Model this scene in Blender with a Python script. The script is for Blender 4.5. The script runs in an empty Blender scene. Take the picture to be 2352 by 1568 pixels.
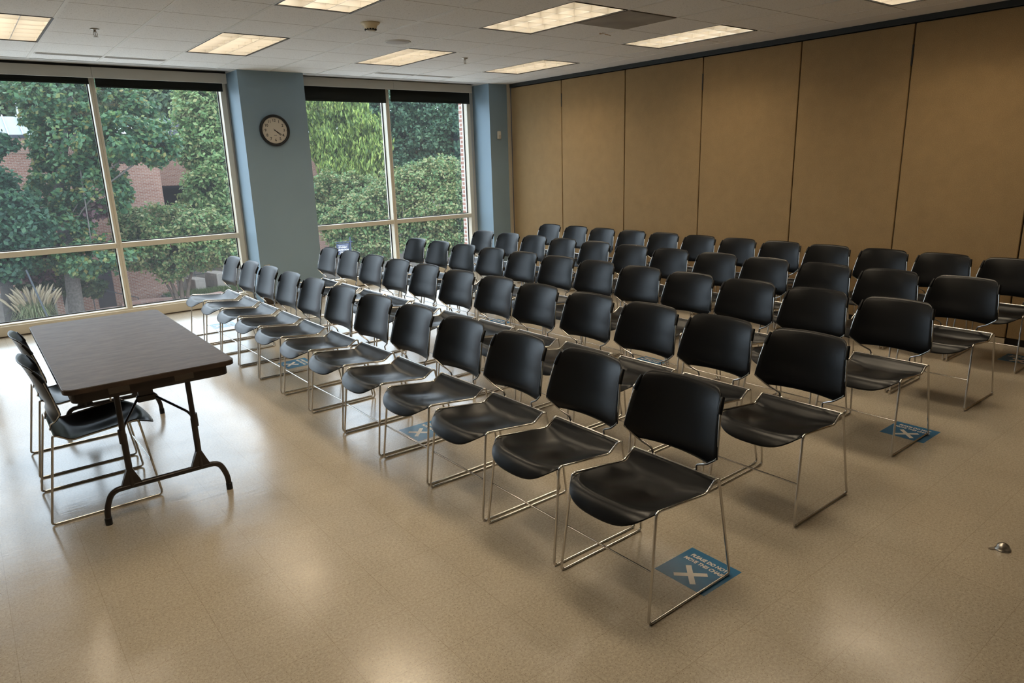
import bpy, math, random
import numpy as np
from mathutils import Vector, Matrix

random.seed(7)
SC = bpy.context.scene
COL = SC.collection
PI = math.pi
R = math.radians
F2 = 0.6096
H = 2.837                      # ceiling height
GX, GY = -6.1379, -2.8701      # a node of the ceiling grid
YF = 0.40                      # inner face of the window frames
GZ = -4.3                      # ground outside, one storey down

# ------------------------------------------------------------------ helpers
class MB:
    """collects shapes, then becomes one mesh object"""
    def __init__(self):
        self.v, self.f, self.sm = [], [], []
    def add(self, verts, faces, smooth=False):
        b = len(self.v)
        self.v += [tuple(p) for p in verts]
        self.f += [tuple(i + b for i in f) for f in faces]
        self.sm += [smooth] * len(faces)
        return self
    def box(self, x0, x1, y0, y1, z0, z1, bev=0.0):
        if bev <= 0:
            vs = [(x, y, z) for z in (z0, z1) for y in (y0, y1) for x in (x0, x1)]
            fs = [(0, 2, 3, 1), (4, 5, 7, 6), (0, 1, 5, 4), (2, 6, 7, 3), (0, 4, 6, 2), (1, 3, 7, 5)]
            return self.add(vs, fs)
        b = bev
        pts = [(x0 + b, y0), (x1 - b, y0), (x1, y0 + b), (x1, y1 - b), (x1 - b, y1), (x0 + b, y1), (x0, y1 - b), (x0, y0 + b)]
        ins = [(x0 + 2 * b, y0 + b), (x1 - 2 * b, y0 + b), (x1 - b, y0 + 2 * b), (x1 - b, y1 - 2 * b),
               (x1 - 2 * b, y1 - b), (x0 + 2 * b, y1 - b), (x0 + b, y1 - 2 * b), (x0 + b, y0 + 2 * b)]
        rings = [(ins, z0), (pts, z0 + b), (pts, z1 - b), (ins, z1)]
        vs = [(x, y, z) for ring, z in rings for x, y in ring]
        fs = [tuple(reversed(range(8))), tuple(range(24, 32))]
        for r in range(3):
            for i in range(8):
                j = (i + 1) % 8
                fs.append((r * 8 + i, r * 8 + j, r * 8 + 8 + j, r * 8 + 8 + i))
        return self.add(vs, fs)
    def tube(self, pts, rad, n=8, closed=False, rads=None, cap=True):
        P = [Vector(p) for p in pts]
        m = len(P)
        T = []
        for i in range(m):
            if closed:
                t = (P[(i + 1) % m] - P[i - 1])
            else:
                t = P[min(i + 1, m - 1)] - P[max(i - 1, 0)]
            T.append(t.normalized())
        up = Vector((0, 0, 1)) if abs(T[0].z) < .9 else Vector((1, 0, 0))
        N = (up - T[0] * up.dot(T[0])).normalized()
        vs = []
        for i in range(m):
            N = (N - T[i] * N.dot(T[i])).normalized()
            B = T[i].cross(N)
            r = rads[i] if rads else rad
            for k in range(n):
                a = 2 * PI * k / n
                vs.append(P[i] + (N * math.cos(a) + B * math.sin(a)) * r)
        fs = []
        for i in range(m if closed else m - 1):
            for k in range(n):
                a, b = i * n + k, i * n + (k + 1) % n
                j = (i + 1) % m
                fs.append((a, b, j * n + (k + 1) % n, j * n + k))
        self.add(vs, fs, True)
        if cap and not closed:
            self.add([vs[k] for k in range(n)], [tuple(reversed(range(n)))])
            self.add([vs[(m - 1) * n + k] for k in range(n)], [tuple(range(n))])
        return self
    def lathe(self, prof, cx=0, cy=0, n=32, axis='z', caps=True):
        """prof: list of (radius, height); revolve about z (or -y when axis='y')"""
        vs = []
        for r, h in prof:
            for k in range(n):
                a = 2 * PI * k / n
                if axis == 'z':
                    vs.append((cx + r * math.cos(a), cy + r * math.sin(a), h))
                else:
                    vs.append((cx + r * math.cos(a), -h, cy + r * math.sin(a)))
        fs = []
        for i in range(len(prof) - 1):
            for k in range(n):
                fs.append((i * n + k, i * n + (k + 1) % n, (i + 1) * n + (k + 1) % n, (i + 1) * n + k))
        self.add(vs, fs, True)
        if caps:
            self.add(vs[:n], [tuple(reversed(range(n)))])
            self.add(vs[-n:], [tuple(range(n))])
        return self
    def prism(self, poly, z0, z1):
        n = len(poly)
        vs = [(x, y, z0) for x, y in poly] + [(x, y, z1) for x, y in poly]
        fs = [tuple(reversed(range(n))), tuple(range(n, 2 * n))]
        for i in range(n):
            j = (i + 1) % n
            fs.append((i, j, n + j, n + i))
        return self.add(vs, fs)
    def shell(self, grid, th, rim=0.5):
        """closed sheet of thickness th grown below a grid (rows of points), with a rounded rim"""
        nr, nc = len(grid), len(grid[0])
        G = np.array(grid, float)
        du = np.gradient(G, axis=1)
        dv = np.gradient(G, axis=0)
        N = np.cross(du, dv)
        N /= np.linalg.norm(N, axis=2, keepdims=True) + 1e-12
        bot = G - N * th
        vs = [tuple(p) for p in G.reshape(-1, 3)] + [tuple(p) for p in bot.reshape(-1, 3)]
        fs = []
        o = nr * nc
        for i in range(nr - 1):
            for j in range(nc - 1):
                a, b, c, d = i * nc + j, i * nc + j + 1, (i + 1) * nc + j + 1, (i + 1) * nc + j
                fs.append((a, b, c, d))
                fs.append((o + a, o + d, o + c, o + b))
        loop = [j for j in range(nc)] + [i * nc + nc - 1 for i in range(1, nr)] + \
               [(nr - 1) * nc + j for j in range(nc - 2, -1, -1)] + [i * nc for i in range(nr - 2, 0, -1)]
        cen = G.mean(axis=(0, 1))
        Gf = G.reshape(-1, 3)
        Bf = bot.reshape(-1, 3)
        m = len(loop)
        base = len(vs)
        for q, idx in enumerate(loop):
            t = Gf[loop[(q + 1) % m]] - Gf[loop[q - 1]]
            out = np.cross(t, Gf[idx] - Bf[idx])
            ln = np.linalg.norm(out)
            out = out / ln if ln > 1e-9 else out * 0
            if np.dot(out, Gf[idx] - cen) < 0:
                out = -out
            vs.append(tuple((Gf[idx] + Bf[idx]) / 2 + out * th * rim))
        for q in range(m):
            a, b = loop[q], loop[(q + 1) % m]
            ma, mb_ = base + q, base + (q + 1) % m
            fs.append((b, a, ma, mb_))
            fs.append((o + a, o + b, mb_, ma))
        return self.add(vs, fs, True)
    def build(self, name, mat, parent=None):
        me = bpy.data.meshes.new(name)
        me.from_pydata(self.v, [], self.f)
        me.polygons.foreach_set('use_smooth', self.sm)
        if isinstance(mat, (list, tuple)):
            for m in mat:
                me.materials.append(m)
        else:
            me.materials.append(mat)
        me.update()
        o = bpy.data.objects.new(name, me)
        COL.objects.link(o)
        o.parent = parent
        return o

def fillet(pts, r, n=5, closed=False):
    P = [Vector(p) for p in pts]
    out = []
    m = len(P)
    for i in range(m):
        if not closed and i in (0, m - 1):
            out.append(P[i]); continue
        a, b, c = P[i - 1], P[i], P[(i + 1) % m]
        rr = r[i] if isinstance(r, (list, tuple)) else r
        d1, d2 = (a - b), (c - b)
        k = min(rr, d1.length * .45, d2.length * .45)
        p1, p2 = b + d1.normalized() * k, b + d2.normalized() * k
        for j in range(n + 1):
            t = j / n
            out.append(p1 * (1 - t) ** 2 + b * 2 * t * (1 - t) + p2 * t ** 2)
    return out

def tag(o, label=None, cat=None, group=None, kind=None):
    if label: o['label'] = label
    if cat: o['category'] = cat
    if group: o['group'] = group
    if kind: o['kind'] = kind
    return o

def thing(name, label, cat, loc=(0, 0, 0), rz=0, group=None):
    o = bpy.data.objects.new(name, None)
    o.empty_display_size = .1
    COL.objects.link(o)
    o.location = loc
    o.rotation_euler = (0, 0, rz)
    return tag(o, label, cat, group)

def structure(name, label=None):
    o = bpy.data.objects.new(name, None)
    COL.objects.link(o)
    o['kind'] = 'structure'
    if label: o['label'] = label
    return o

def copy_tree(o, parent=None):
    c = o.copy()
    COL.objects.link(c)
    c.parent = parent
    for ch in list(o.children):
        copy_tree(ch, c)
    return c

def text_mesh(name, s, size, mat, parent=None, bold=0.0, depth=0.0004, align='CENTER', shear=0.0, xs=1.0, width=None):
    cu = bpy.data.curves.new(name, 'FONT')
    cu.body = s
    cu.size = size
    cu.align_x = align
    cu.align_y = 'CENTER'
    cu.offset = bold
    cu.extrude = depth
    cu.shear = shear
    cu.resolution_u = 4
    tmp = bpy.data.objects.new(name + '_curve', cu)
    COL.objects.link(tmp)
    dg = bpy.context.evaluated_depsgraph_get()
    me = bpy.data.meshes.new_from_object(tmp.evaluated_get(dg))
    bpy.data.objects.remove(tmp)
    bpy.data.curves.remove(cu)
    if width:
        lo_, hi_ = min(v.co.x for v in me.vertices), max(v.co.x for v in me.vertices)
        xs = width / (hi_ - lo_)
    if xs != 1.0:
        for v in me.vertices: v.co.x *= xs
    me.name = name
    me.materials.clear()
    me.materials.append(mat)
    o = bpy.data.objects.new(name, me)
    COL.objects.link(o)
    o.parent = parent
    return o

# ------------------------------------------------------------------ materials
def nm(name):
    m = bpy.data.materials.new(name)
    m.use_nodes = True
    nt = m.node_tree
    return m, nt, nt.nodes['Principled BSDF']

def plain(name, col, rough=.5, metal=0.0, spec=.5, bump=None, var=None):
    m, nt, b = nm(name)
    b.inputs['Base Color'].default_value = (*col, 1)
    b.inputs['Roughness'].default_value = rough
    b.inputs['Metallic'].default_value = metal
    b.inputs['Specular IOR Level'].default_value = spec
    if var or bump:
        tc = nt.nodes.new('ShaderNodeTexCoord')
    if var:
        sc, amt = var
        nz = nt.nodes.new('ShaderNodeTexNoise')
        nz.inputs['Scale'].default_value = sc
        nz.inputs['Detail'].default_value = 6
        nt.links.new(tc.outputs['Object'], nz.inputs['Vector'])
        rp = nt.nodes.new('ShaderNodeValToRGB')
        rp.color_ramp.elements[0].position = .3
        rp.color_ramp.elements[1].position = .7
        rp.color_ramp.elements[0].color = (*[c * (1 - amt) for c in col], 1)
        rp.color_ramp.elements[1].color = (*[min(1, c * (1 + amt)) for c in col], 1)
        nt.links.new(nz.outputs['Fac'], rp.inputs['Fac'])
        nt.links.new(rp.outputs['Color'], b.inputs['Base Color'])
    if bump:
        sc, st, dist = bump
        nz = nt.nodes.new('ShaderNodeTexNoise')
        nz.inputs['Scale'].default_value = sc
        nz.inputs['Detail'].default_value = 3
        nt.links.new(tc.outputs['Object'], nz.inputs['Vector'])
        bp = nt.nodes.new('ShaderNodeBump')
        bp.inputs['Strength'].default_value = st
        bp.inputs['Distance'].default_value = dist
        nt.links.new(nz.outputs['Fac'], bp.inputs['Height'])
        nt.links.new(bp.outputs['Normal'], b.inputs['Normal'])
    return m

def math_node(nt, op, a=None, b=None, c=None):
    n = nt.nodes.new('ShaderNodeMath')
    n.operation = op
    for i, v in enumerate((a, b, c)):
        if v is None: continue
        if isinstance(v, (int, float)): n.inputs[i].default_value = v
        else: nt.links.new(v, n.inputs[i])
    return n.outputs[0]

def grid_line(nt, coord, offset, period, width):
    """1 inside thin lines every `period` along coord"""
    s = math_node(nt, 'SUBTRACT', coord, offset)
    s = math_node(nt, 'DIVIDE', s, period)
    s = math_node(nt, 'FRACT', s)
    s = math_node(nt, 'SUBTRACT', s, .5)
    s = math_node(nt, 'ABSOLUTE', s)
    return math_node(nt, 'GREATER_THAN', s, .5 - width / period / 2)

def mix(nt, fac, a, b):
    n = nt.nodes.new('ShaderNodeMix')
    n.data_type = 'RGBA'
    for sock, v in ((n.inputs[0], fac), (n.inputs[6], a), (n.inputs[7], b)):
        if isinstance(v, (int, float)): sock.default_value = v
        elif isinstance(v, tuple): sock.default_value = (*v, 1)
        else: nt.links.new(v, sock)
    return n.outputs[2]

def noise(nt, vec, scale, detail=4, rough=.5):
    n = nt.nodes.new('ShaderNodeTexNoise')
    n.inputs['Scale'].default_value = scale
    n.inputs['Detail'].default_value = detail
    n.inputs['Roughness'].default_value = rough
    nt.links.new(vec, n.inputs['Vector'])
    return n.outputs['Fac']

def ramp(nt, fac, stops):
    r = nt.nodes.new('ShaderNodeValToRGB')
    e = r.color_ramp.elements
    while len(e) < len(stops): e.new(.5)
    for i, (p, c) in enumerate(stops):
        e[i].position = p
        e[i].color = (*c, 1) if isinstance(c, tuple) else (c, c, c, 1)
    nt.links.new(fac, r.inputs['Fac'])
    return r.outputs['Color']

def geo_pos(nt):
    tc = nt.nodes.new('ShaderNodeTexCoord')
    sp = nt.nodes.new('ShaderNodeSeparateXYZ')
    nt.links.new(tc.outputs['Object'], sp.inputs[0])
    return tc.outputs['Object'], sp.outputs

def floor_material():
    m, nt, b = nm('vinyl_tile')
    vec, xyz = geo_pos(nt)
    base = ramp(nt, noise(nt, vec, 2.2, 5), [(.3, (.415, .360, .282)), (.7, (.465, .405, .318))])
    # fine chips in the vinyl
    c1 = ramp(nt, noise(nt, vec, 210, 2, .6), [(.335, (0.0,) * 3), (.385, (1.0,) * 3)])
    c2 = ramp(nt, noise(nt, vec, 150, 2, .5), [(.62, (0.0,) * 3), (.68, (1.0,) * 3)])
    c3 = ramp(nt, noise(nt, vec, 95, 3, .6), [(.35, (.82,) * 3), (.65, (1.08,) * 3)])
    mul = nt.nodes.new('ShaderNodeMix'); mul.data_type = 'RGBA'; mul.blend_type = 'MULTIPLY'
    mul.inputs[0].default_value = 1
    nt.links.new(base, mul.inputs[6]); nt.links.new(c3, mul.inputs[7])
    col = mix(nt, c1, (.18, .13, .085), mul.outputs[2])
    fac2 = math_node(nt, 'MULTIPLY', c2, .35)
    col = mix(nt, fac2, col, (.66, .57, .42))
    # tile to tile difference
    ix = math_node(nt, 'FLOOR', math_node(nt, 'DIVIDE', math_node(nt, 'SUBTRACT', xyz[0], -7.1073), .3048))
    iy = math_node(nt, 'FLOOR', math_node(nt, 'DIVIDE', math_node(nt, 'SUBTRACT', xyz[1], -6.3504), .3048))
    cb = nt.nodes.new('ShaderNodeCombineXYZ')
    nt.links.new(ix, cb.inputs[0]); nt.links.new(iy, cb.inputs[1])
    wn = nt.nodes.new('ShaderNodeTexWhiteNoise'); wn.noise_dimensions = '2D'
    nt.links.new(cb.outputs[0], wn.inputs['Vector'])
    tv = ramp(nt, wn.outputs['Value'], [(0, (.985,) * 3), (1, (1.012,) * 3)])
    mul2 = nt.nodes.new('ShaderNodeMix'); mul2.data_type = 'RGBA'; mul2.blend_type = 'MULTIPLY'
    mul2.inputs[0].default_value = 1
    nt.links.new(col, mul2.inputs[6]); nt.links.new(tv, mul2.inputs[7])
    lx = grid_line(nt, xyz[0], -7.1073, .3048, .0022)
    ly = grid_line(nt, xyz[1], -6.3504, .3048, .0022)
    line = math_node(nt, 'MULTIPLY', math_node(nt, 'MAXIMUM', lx, ly), .38)
    col = mix(nt, line, mul2.outputs[2], (.17, .125, .08))
    nt.links.new(col, b.inputs['Base Color'])
    rg = ramp(nt, noise(nt, vec, 3.5, 6, .65), [(.3, (.14,) * 3), (.7, (.24,) * 3)])
    nt.links.new(rg, b.inputs['Roughness'])
    b.inputs['Specular IOR Level'].default_value = .55
    # wavy wax
    mp = nt.nodes.new('ShaderNodeMapping')
    mp.inputs['Scale'].default_value = (9, 38, 9)
    nt.links.new(vec, mp.inputs['Vector'])
    h1 = noise(nt, mp.outputs[0], 1.0, 4, .6)
    bp = nt.nodes.new('ShaderNodeBump')
    bp.inputs['Strength'].default_value = .10
    bp.inputs['Distance'].default_value = .004
    nt.links.new(h1, bp.inputs['Height'])
    nt.links.new(bp.outputs['Normal'], b.inputs['Normal'])
    return m

def ceiling_material():
    m, nt, b = nm('acoustic_tile')
    vec, xyz = geo_pos(nt)
    pits = ramp(nt, noise(nt, vec, 120, 3, .7), [(.34, (.57, .55, .52)), (.42, (.88, .865, .845))])
    lx = grid_line(nt, xyz[1], GY, F2, .009)
    edge = math_node(nt, 'MULTIPLY', lx, .75)
    col = mix(nt, edge, pits, (.27, .20, .14))
    nt.links.new(col, b.inputs['Base Color'])
    b.inputs['Roughness'].default_value = .95
    b.inputs['Specular IOR Level'].default_value = .1
    bp = nt.nodes.new('ShaderNodeBump')
    bp.inputs['Strength'].default_value = .5
    bp.inputs['Distance'].default_value = .003
    nt.links.new(noise(nt, vec, 90, 3, .7), bp.inputs['Height'])
    nt.links.new(bp.outputs['Normal'], b.inputs['Normal'])
    return m

def brick_material(name, c1, c2, mortar, bw=.203, bh=.0677, ms=.010, rot=False):
    m, nt, b = nm(name)
    vec, xyz = geo_pos(nt)
    cb = nt.nodes.new('ShaderNodeCombineXYZ')
    if rot:
        nt.links.new(xyz[0], cb.inputs[0]); nt.links.new(xyz[1], cb.inputs[1])
    else:
        nt.links.new(math_node(nt, 'ADD', xyz[0], xyz[1]), cb.inputs[0])
        nt.links.new(xyz[2], cb.inputs[1])
    t = nt.nodes.new('ShaderNodeTexBrick')
    t.inputs['Color1'].default_value = (*c1, 1)
    t.inputs['Color2'].default_value = (*c2, 1)
    t.inputs['Mortar'].default_value = (*mortar, 1)
    t.inputs['Scale'].default_value = 1
    t.inputs['Mortar Size'].default_value = ms
    t.inputs['Brick Width'].default_value = bw
    t.inputs['Row Height'].default_value = bh
    nt.links.new(cb.outputs[0], t.inputs['Vector'])
    nt.links.new(t.outputs['Color'], b.inputs['Base Color'])
    b.inputs['Roughness'].default_value = .9
    return m

def fabric_material():
    m, nt, b = nm('tan_panel_fabric')
    vec, xyz = geo_pos(nt)
    f = noise(nt, vec, 160, 3, .7)
    g = noise(nt, vec, 7, 5, .6)
    c = ramp(nt, f, [(.3, (.262, .176, .086)), (.7, (.362, .245, .125))])
    d = ramp(nt, g, [(.3, (.93,) * 3), (.7, (1.06,) * 3)])
    mul = nt.nodes.new('ShaderNodeMix'); mul.data_type = 'RGBA'; mul.blend_type = 'MULTIPLY'
    mul.inputs[0].default_value = 1
    nt.links.new(c, mul.inputs[6]); nt.links.new(d, mul.inputs[7])
    nt.links.new(mul.outputs[2], b.inputs['Base Color'])
    b.inputs['Roughness'].default_value = .85
    b.inputs['Specular IOR Level'].default_value = .2
    bp = nt.nodes.new('ShaderNodeBump')
    bp.inputs['Strength'].default_value = .25
    bp.inputs['Distance'].default_value = .002
    nt.links.new(f, bp.inputs['Height'])
    nt.links.new(bp.outputs['Normal'], b.inputs['Normal'])
    return m

def table_material():
    m, nt, b = nm('brown_laminate')
    vec, xyz = geo_pos(nt)
    mp = nt.nodes.new('ShaderNodeMapping')
    mp.inputs['Scale'].default_value = (5, 16, 5)
    nt.links.new(vec, mp.inputs['Vector'])
    f = noise(nt, mp.outputs[0], 1.6, 8, .65)
    c = ramp(nt, f, [(.25, (.050, .036, .029)), (.5, (.086, .065, .053)), (.78, (.130, .103, .086))])
    nt.links.new(c, b.inputs['Base Color'])
    b.inputs['Roughness'].default_value = .45
    b.inputs['Specular IOR Level'].default_value = .07
    bp = nt.nodes.new('ShaderNodeBump')
    bp.inputs['Strength'].default_value = .15
    bp.inputs['Distance'].default_value = .001
    nt.links.new(f, bp.inputs['Height'])
    nt.links.new(bp.outputs['Normal'], b.inputs['Normal'])
    return m

def leaf_material(name, cols, trans=.35):
    m, nt, b = nm(name)
    g = nt.nodes.new('ShaderNodeNewGeometry')
    c = ramp(nt, g.outputs['Random Per Island'], [(i / (len(cols) - 1), k) for i, k in enumerate(cols)])
    nt.links.new(c, b.inputs['Base Color'])
    b.inputs['Roughness'].default_value = .5
    b.inputs['Specular IOR Level'].default_value = .35
    tr = nt.nodes.new('ShaderNodeBsdfTranslucent')
    nt.links.new(c, tr.inputs['Color'])
    mx = nt.nodes.new('ShaderNodeMixShader')
    mx.inputs[0].default_value = trans
    nt.links.new(b.outputs[0], mx.inputs[1])
    nt.links.new(tr.outputs[0], mx.inputs[2])
    nt.links.new(mx.outputs[0], nt.nodes['Material Output'].inputs['Surface'])
    return m

def glass_material():
    """clear window glass: Fresnel mirror over a tinted see-through sheet with a little dust"""
    m, nt, b = nm('window_glass')
    nt.nodes.remove(b)
    fr = nt.nodes.new('ShaderNodeFresnel'); fr.inputs['IOR'].default_value = 1.5
    t = nt.nodes.new('ShaderNodeBsdfTransparent'); t.inputs['Color'].default_value = (.83, .895, .905, 1)
    g = nt.nodes.new('ShaderNodeBsdfGlossy'); g.inputs['Roughness'].default_value = 0.0
    g.inputs['Color'].default_value = (.95, .95, .95, 1)
    d = nt.nodes.new('ShaderNodeBsdfTranslucent'); d.inputs['Color'].default_value = (.8, .85, .9, 1)
    m1 = nt.nodes.new('ShaderNodeMixShader'); m1.inputs[0].default_value = .02  # small translucent share lays a pale haze over the view
    nt.links.new(t.outputs[0], m1.inputs[1]); nt.links.new(d.outputs[0], m1.inputs[2])
    m2 = nt.nodes.new('ShaderNodeMixShader')
    f = math_node(nt, 'MULTIPLY', fr.outputs[0], 1.5)
    nt.links.new(f, m2.inputs[0])
    nt.links.new(m1.outputs[0], m2.inputs[1]); nt.links.new(g.outputs[0], m2.inputs[2])
    nt.links.new(m2.outputs[0], nt.nodes['Material Output'].inputs['Surface'])
    return m

M = {}
M['floor'] = floor_material()
M['ceiling'] = ceiling_material()
M['ceil_paint'] = plain('ceiling_paint', (.84, .82, .80), .9, spec=.1)
M['grid_bar'] = plain('ceiling_grid_white', (.78, .76, .72), .6)
M['wall'] = plain('blue_grey_paint', (.25, .35, .43), .55, spec=.35, bump=(180, .12, .002), var=(1.5, .03))
M['beige_wall'] = plain('beige_paint', (.62, .55, .44), .7, var=(1.2, .04))
M['soffit'] = plain('soffit_paint', (.55, .54, .52), .85, var=(2, .03))
M['fabric'] = fabric_material()
M['track'] = plain('dark_track', (.018, .021, .019), .5)
M['seam'] = plain('dark_seam', (.02, .017, .013), .7)
M['trim'] = plain('beige_trim', (.50, .42, .30), .5)
M['frame'] = plain('almond_window_metal', (.72, .66, .54), .38, spec=.5, var=(3, .03))
M['gasket'] = plain('black_gasket', (.012, .013, .014), .6)
M['valance'] = plain('valance_metal', (0.464, 0.448, 0.400), .6, bump=(176.000, 0.080, 0.001))
M['shade'] = plain('black_shade_cloth', (.010, .013, .011), .75, bump=(300, .2, .001))
M['glass'] = glass_material()
M['baseboard'] = plain('brown_rubber_base', (.055, .038, .025), .5)
M['plastic'] = plain('black_plastic', (.0040, .0045, .0055), .32, spec=.24, bump=(330, .18, .0010))
M['chrome'] = plain('chrome_wire', (.62, .60, .57), .16, metal=1.0)
M['laminate'] = table_material()
M['edge'] = plain('dark_table_edge', (.040, .024, .016), .45, var=(12, .25))
M['apron'] = plain('dark_brown_apron', (.026, .017, .013), .5, var=(9, .2))
M['table_steel'] = plain('brown_enamel_steel', (.022, .015, .013), .35)
M['tab'] = plain('grey_brown_plastic', (.115, .095, .078), .5)
M['decal'] = plain('blue_floor_vinyl', (.030, .155, .315), .26, spec=.5, var=(14, .10))
M['decal_white'] = plain('white_print', (.74, .70, .64), .35)
M['clock_black'] = plain('clock_case_black', (.010, .010, .011), .35)
M['clock_face'] = plain('clock_face_cream', (.62, .57, .49), .6)
M['ink'] = plain('black_ink', (.012, .012, .012), .6)
M['grey_ink'] = plain('grey_ink', (.25, .25, .26), .6)
M['red_hand'] = plain('dark_red_hand', (.12, .012, .010), .5)
M['white_plastic'] = plain('white_plastic', (.72, .69, .62), .4)
M['cream_plastic'] = plain('cream_plastic', (0.825, 0.715, 0.504), .45)
M['beige_plastic'] = plain('beige_plastic', (.60, .47, .30), .45)
M['grille'] = plain('speaker_grille_grey', (0.588, 0.560, 0.532), .7, bump=(560.000, 0.840, 0.003))
M['vent'] = plain('grey_return_grille', (0.310, 0.287, 0.258), .7, var=(3, .22))
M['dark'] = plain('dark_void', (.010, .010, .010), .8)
M['louver'] = plain('louver_aluminium', (.80, .78, .74), .30, metal=.905)
M['housing'] = plain('fixture_white', (.80, .77, .70), .5)
M['fix_edge'] = plain('fixture_edge_black', (.020, .019, .018), .5)
M['steel'] = plain('brushed_steel', (.45, .42, .38), .3, metal=1.0)
M['stain'] = plain('brown_stain', (.36, .23, .12), .95, var=(30, .35))

M['brick'] = brick_material('red_brick', (0.186, 0.077, 0.053), (0.242, 0.118, 0.084), (0.310, 0.248, 0.205), ms=.009)
M['brick_near'] = brick_material('red_brick_near', (0.205, 0.084, 0.059), (0.260, 0.124, 0.090), (0.409, 0.372, 0.329), ms=.011)
M['soldier'] = brick_material('soldier_brick', (0.248, 0.124, 0.087), (0.291, 0.161, 0.118), (0.347, 0.291, 0.248), bw=.07, bh=.20, ms=.009)
M['paver'] = brick_material('pink_pavers', (0.260, 0.152, 0.124), (0.310, 0.198, 0.161), (0.273, 0.198, 0.167), bw=.20, bh=.10, ms=.006, rot=True)
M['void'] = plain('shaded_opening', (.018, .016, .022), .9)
M['roof_metal'] = plain('pale_metal_roof', (0.177, 0.218, 0.239), .45, var=(2, .08))
M['roof_slate'] = plain('slate_roof', (0.053, 0.056, 0.077), .6, var=(5, .15))
M['white_paint'] = plain('white_painted_metal', (0.363, 0.372, 0.381), .5)
M['teal_roof'] = plain('teal_metal_roof', (0.124, 0.223, 0.248), .45)
M['concrete'] = plain('pale_concrete', (0.260, 0.229, 0.198), .9, var=(4, .12))
M['walk'] = plain('light_concrete', (.52, .51, .49), .9, var=(2, .08))  # pale colour for the added slab that bounces daylight
M['stone'] = plain('grey_stone', (0.186, 0.167, 0.149), .9, var=(5, .2))
M['soil'] = plain('mulch_ground', (0.053, 0.040, 0.028), .95, var=(6, .35))
M['bark'] = plain('grey_bark', (0.081, 0.071, 0.062), .9, bump=(13.640, 0.558, 0.019), var=(14, .35))
M['bark_dark'] = plain('dark_bark', (0.028, 0.025, 0.022), .9, bump=(13.640, 0.558, 0.019), var=(10, .3))
M['bark_tan'] = plain('tan_bark', (0.074, 0.052, 0.037), .8, bump=(6.696, 0.223, 0.007), var=(7, .35))
M['pole'] = plain('grey_steel_pole', (.030, .036, .042), .7, spec=.2)
M['rail'] = plain('dark_rail', (.03, .035, .04), .5)
M['sign_navy'] = plain('navy_sign', (.012, .022, .060), .4)
M['sign_white'] = plain('sign_lettering', (.75, .76, .78), .5)
M['grass'] = leaf_material('lawn_blades', [(0.034, 0.062, 0.015), (0.062, 0.105, 0.025), (0.105, 0.130, 0.043)], .3)
M['pampas_leaf'] = leaf_material('pampas_leaves', [(0.062, 0.099, 0.037), (0.118, 0.143, 0.062), (0.186, 0.186, 0.099)], .3)
M['plume'] = leaf_material('pampas_plumes', [(0.310, 0.248, 0.155), (0.384, 0.322, 0.223)], .4)
M['leaf_oak'] = leaf_material('oak_leaves', [(0.020, 0.062, 0.027), (0.031, 0.089, 0.039), (0.048, 0.120, 0.051), (0.066, 0.144, 0.060), (0.092, 0.163, 0.054), (0.186, 0.155, 0.039)])
M['leaf_dark'] = leaf_material('dark_leaves', [(0.012, 0.045, 0.028), (0.021, 0.066, 0.037), (0.032, 0.089, 0.045), (0.051, 0.109, 0.047)])
M['leaf_purple'] = leaf_material('purple_leaves', [(0.060, 0.029, 0.036), (0.105, 0.048, 0.060), (0.161, 0.077, 0.088), (0.048, 0.065, 0.025)])
M['leaf_crape'] = leaf_material('crape_leaves', [(0.050, 0.119, 0.042), (0.085, 0.167, 0.057), (0.130, 0.209, 0.074), (0.181, 0.235, 0.090), (0.234, 0.225, 0.095), (0.252, 0.250, 0.114)])
M['leaf_elm'] = leaf_material('light_leaves', [(0.070, 0.151, 0.053), (0.110, 0.201, 0.070), (0.161, 0.261, 0.096), (0.221, 0.302, 0.120), (0.302, 0.283, 0.120)])
M['leaf_far'] = leaf_material('far_leaves', [(0.048, 0.096, 0.056), (0.069, 0.125, 0.069), (0.096, 0.161, 0.081), (0.161, 0.202, 0.073)])
M['leaf_cyp'] = leaf_material('cypress_leaves', [(0.042, 0.068, 0.015), (0.071, 0.117, 0.026), (0.119, 0.195, 0.044), (0.190, 0.276, 0.062), (0.262, 0.349, 0.080), (0.359, 0.409, 0.106)])
M['leaf_wood'] = leaf_material('woods_leaves', [(0.021, 0.065, 0.036), (0.036, 0.092, 0.049), (0.056, 0.121, 0.062), (0.081, 0.146, 0.069)])
M['leaf_low'] = leaf_material('undergrowth_leaves', [(0.012, 0.034, 0.014), (0.022, 0.053, 0.019), (0.037, 0.068, 0.022), (0.062, 0.081, 0.025)])

# ------------------------------------------------------------------ the room
X0, Y0 = -10.0, -11.5
fl = MB().box(X0 - .2, .25, Y0 - .2, .60, -.12, 0).build('floor', M['floor']); fl['kind'] = 'structure'

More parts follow.
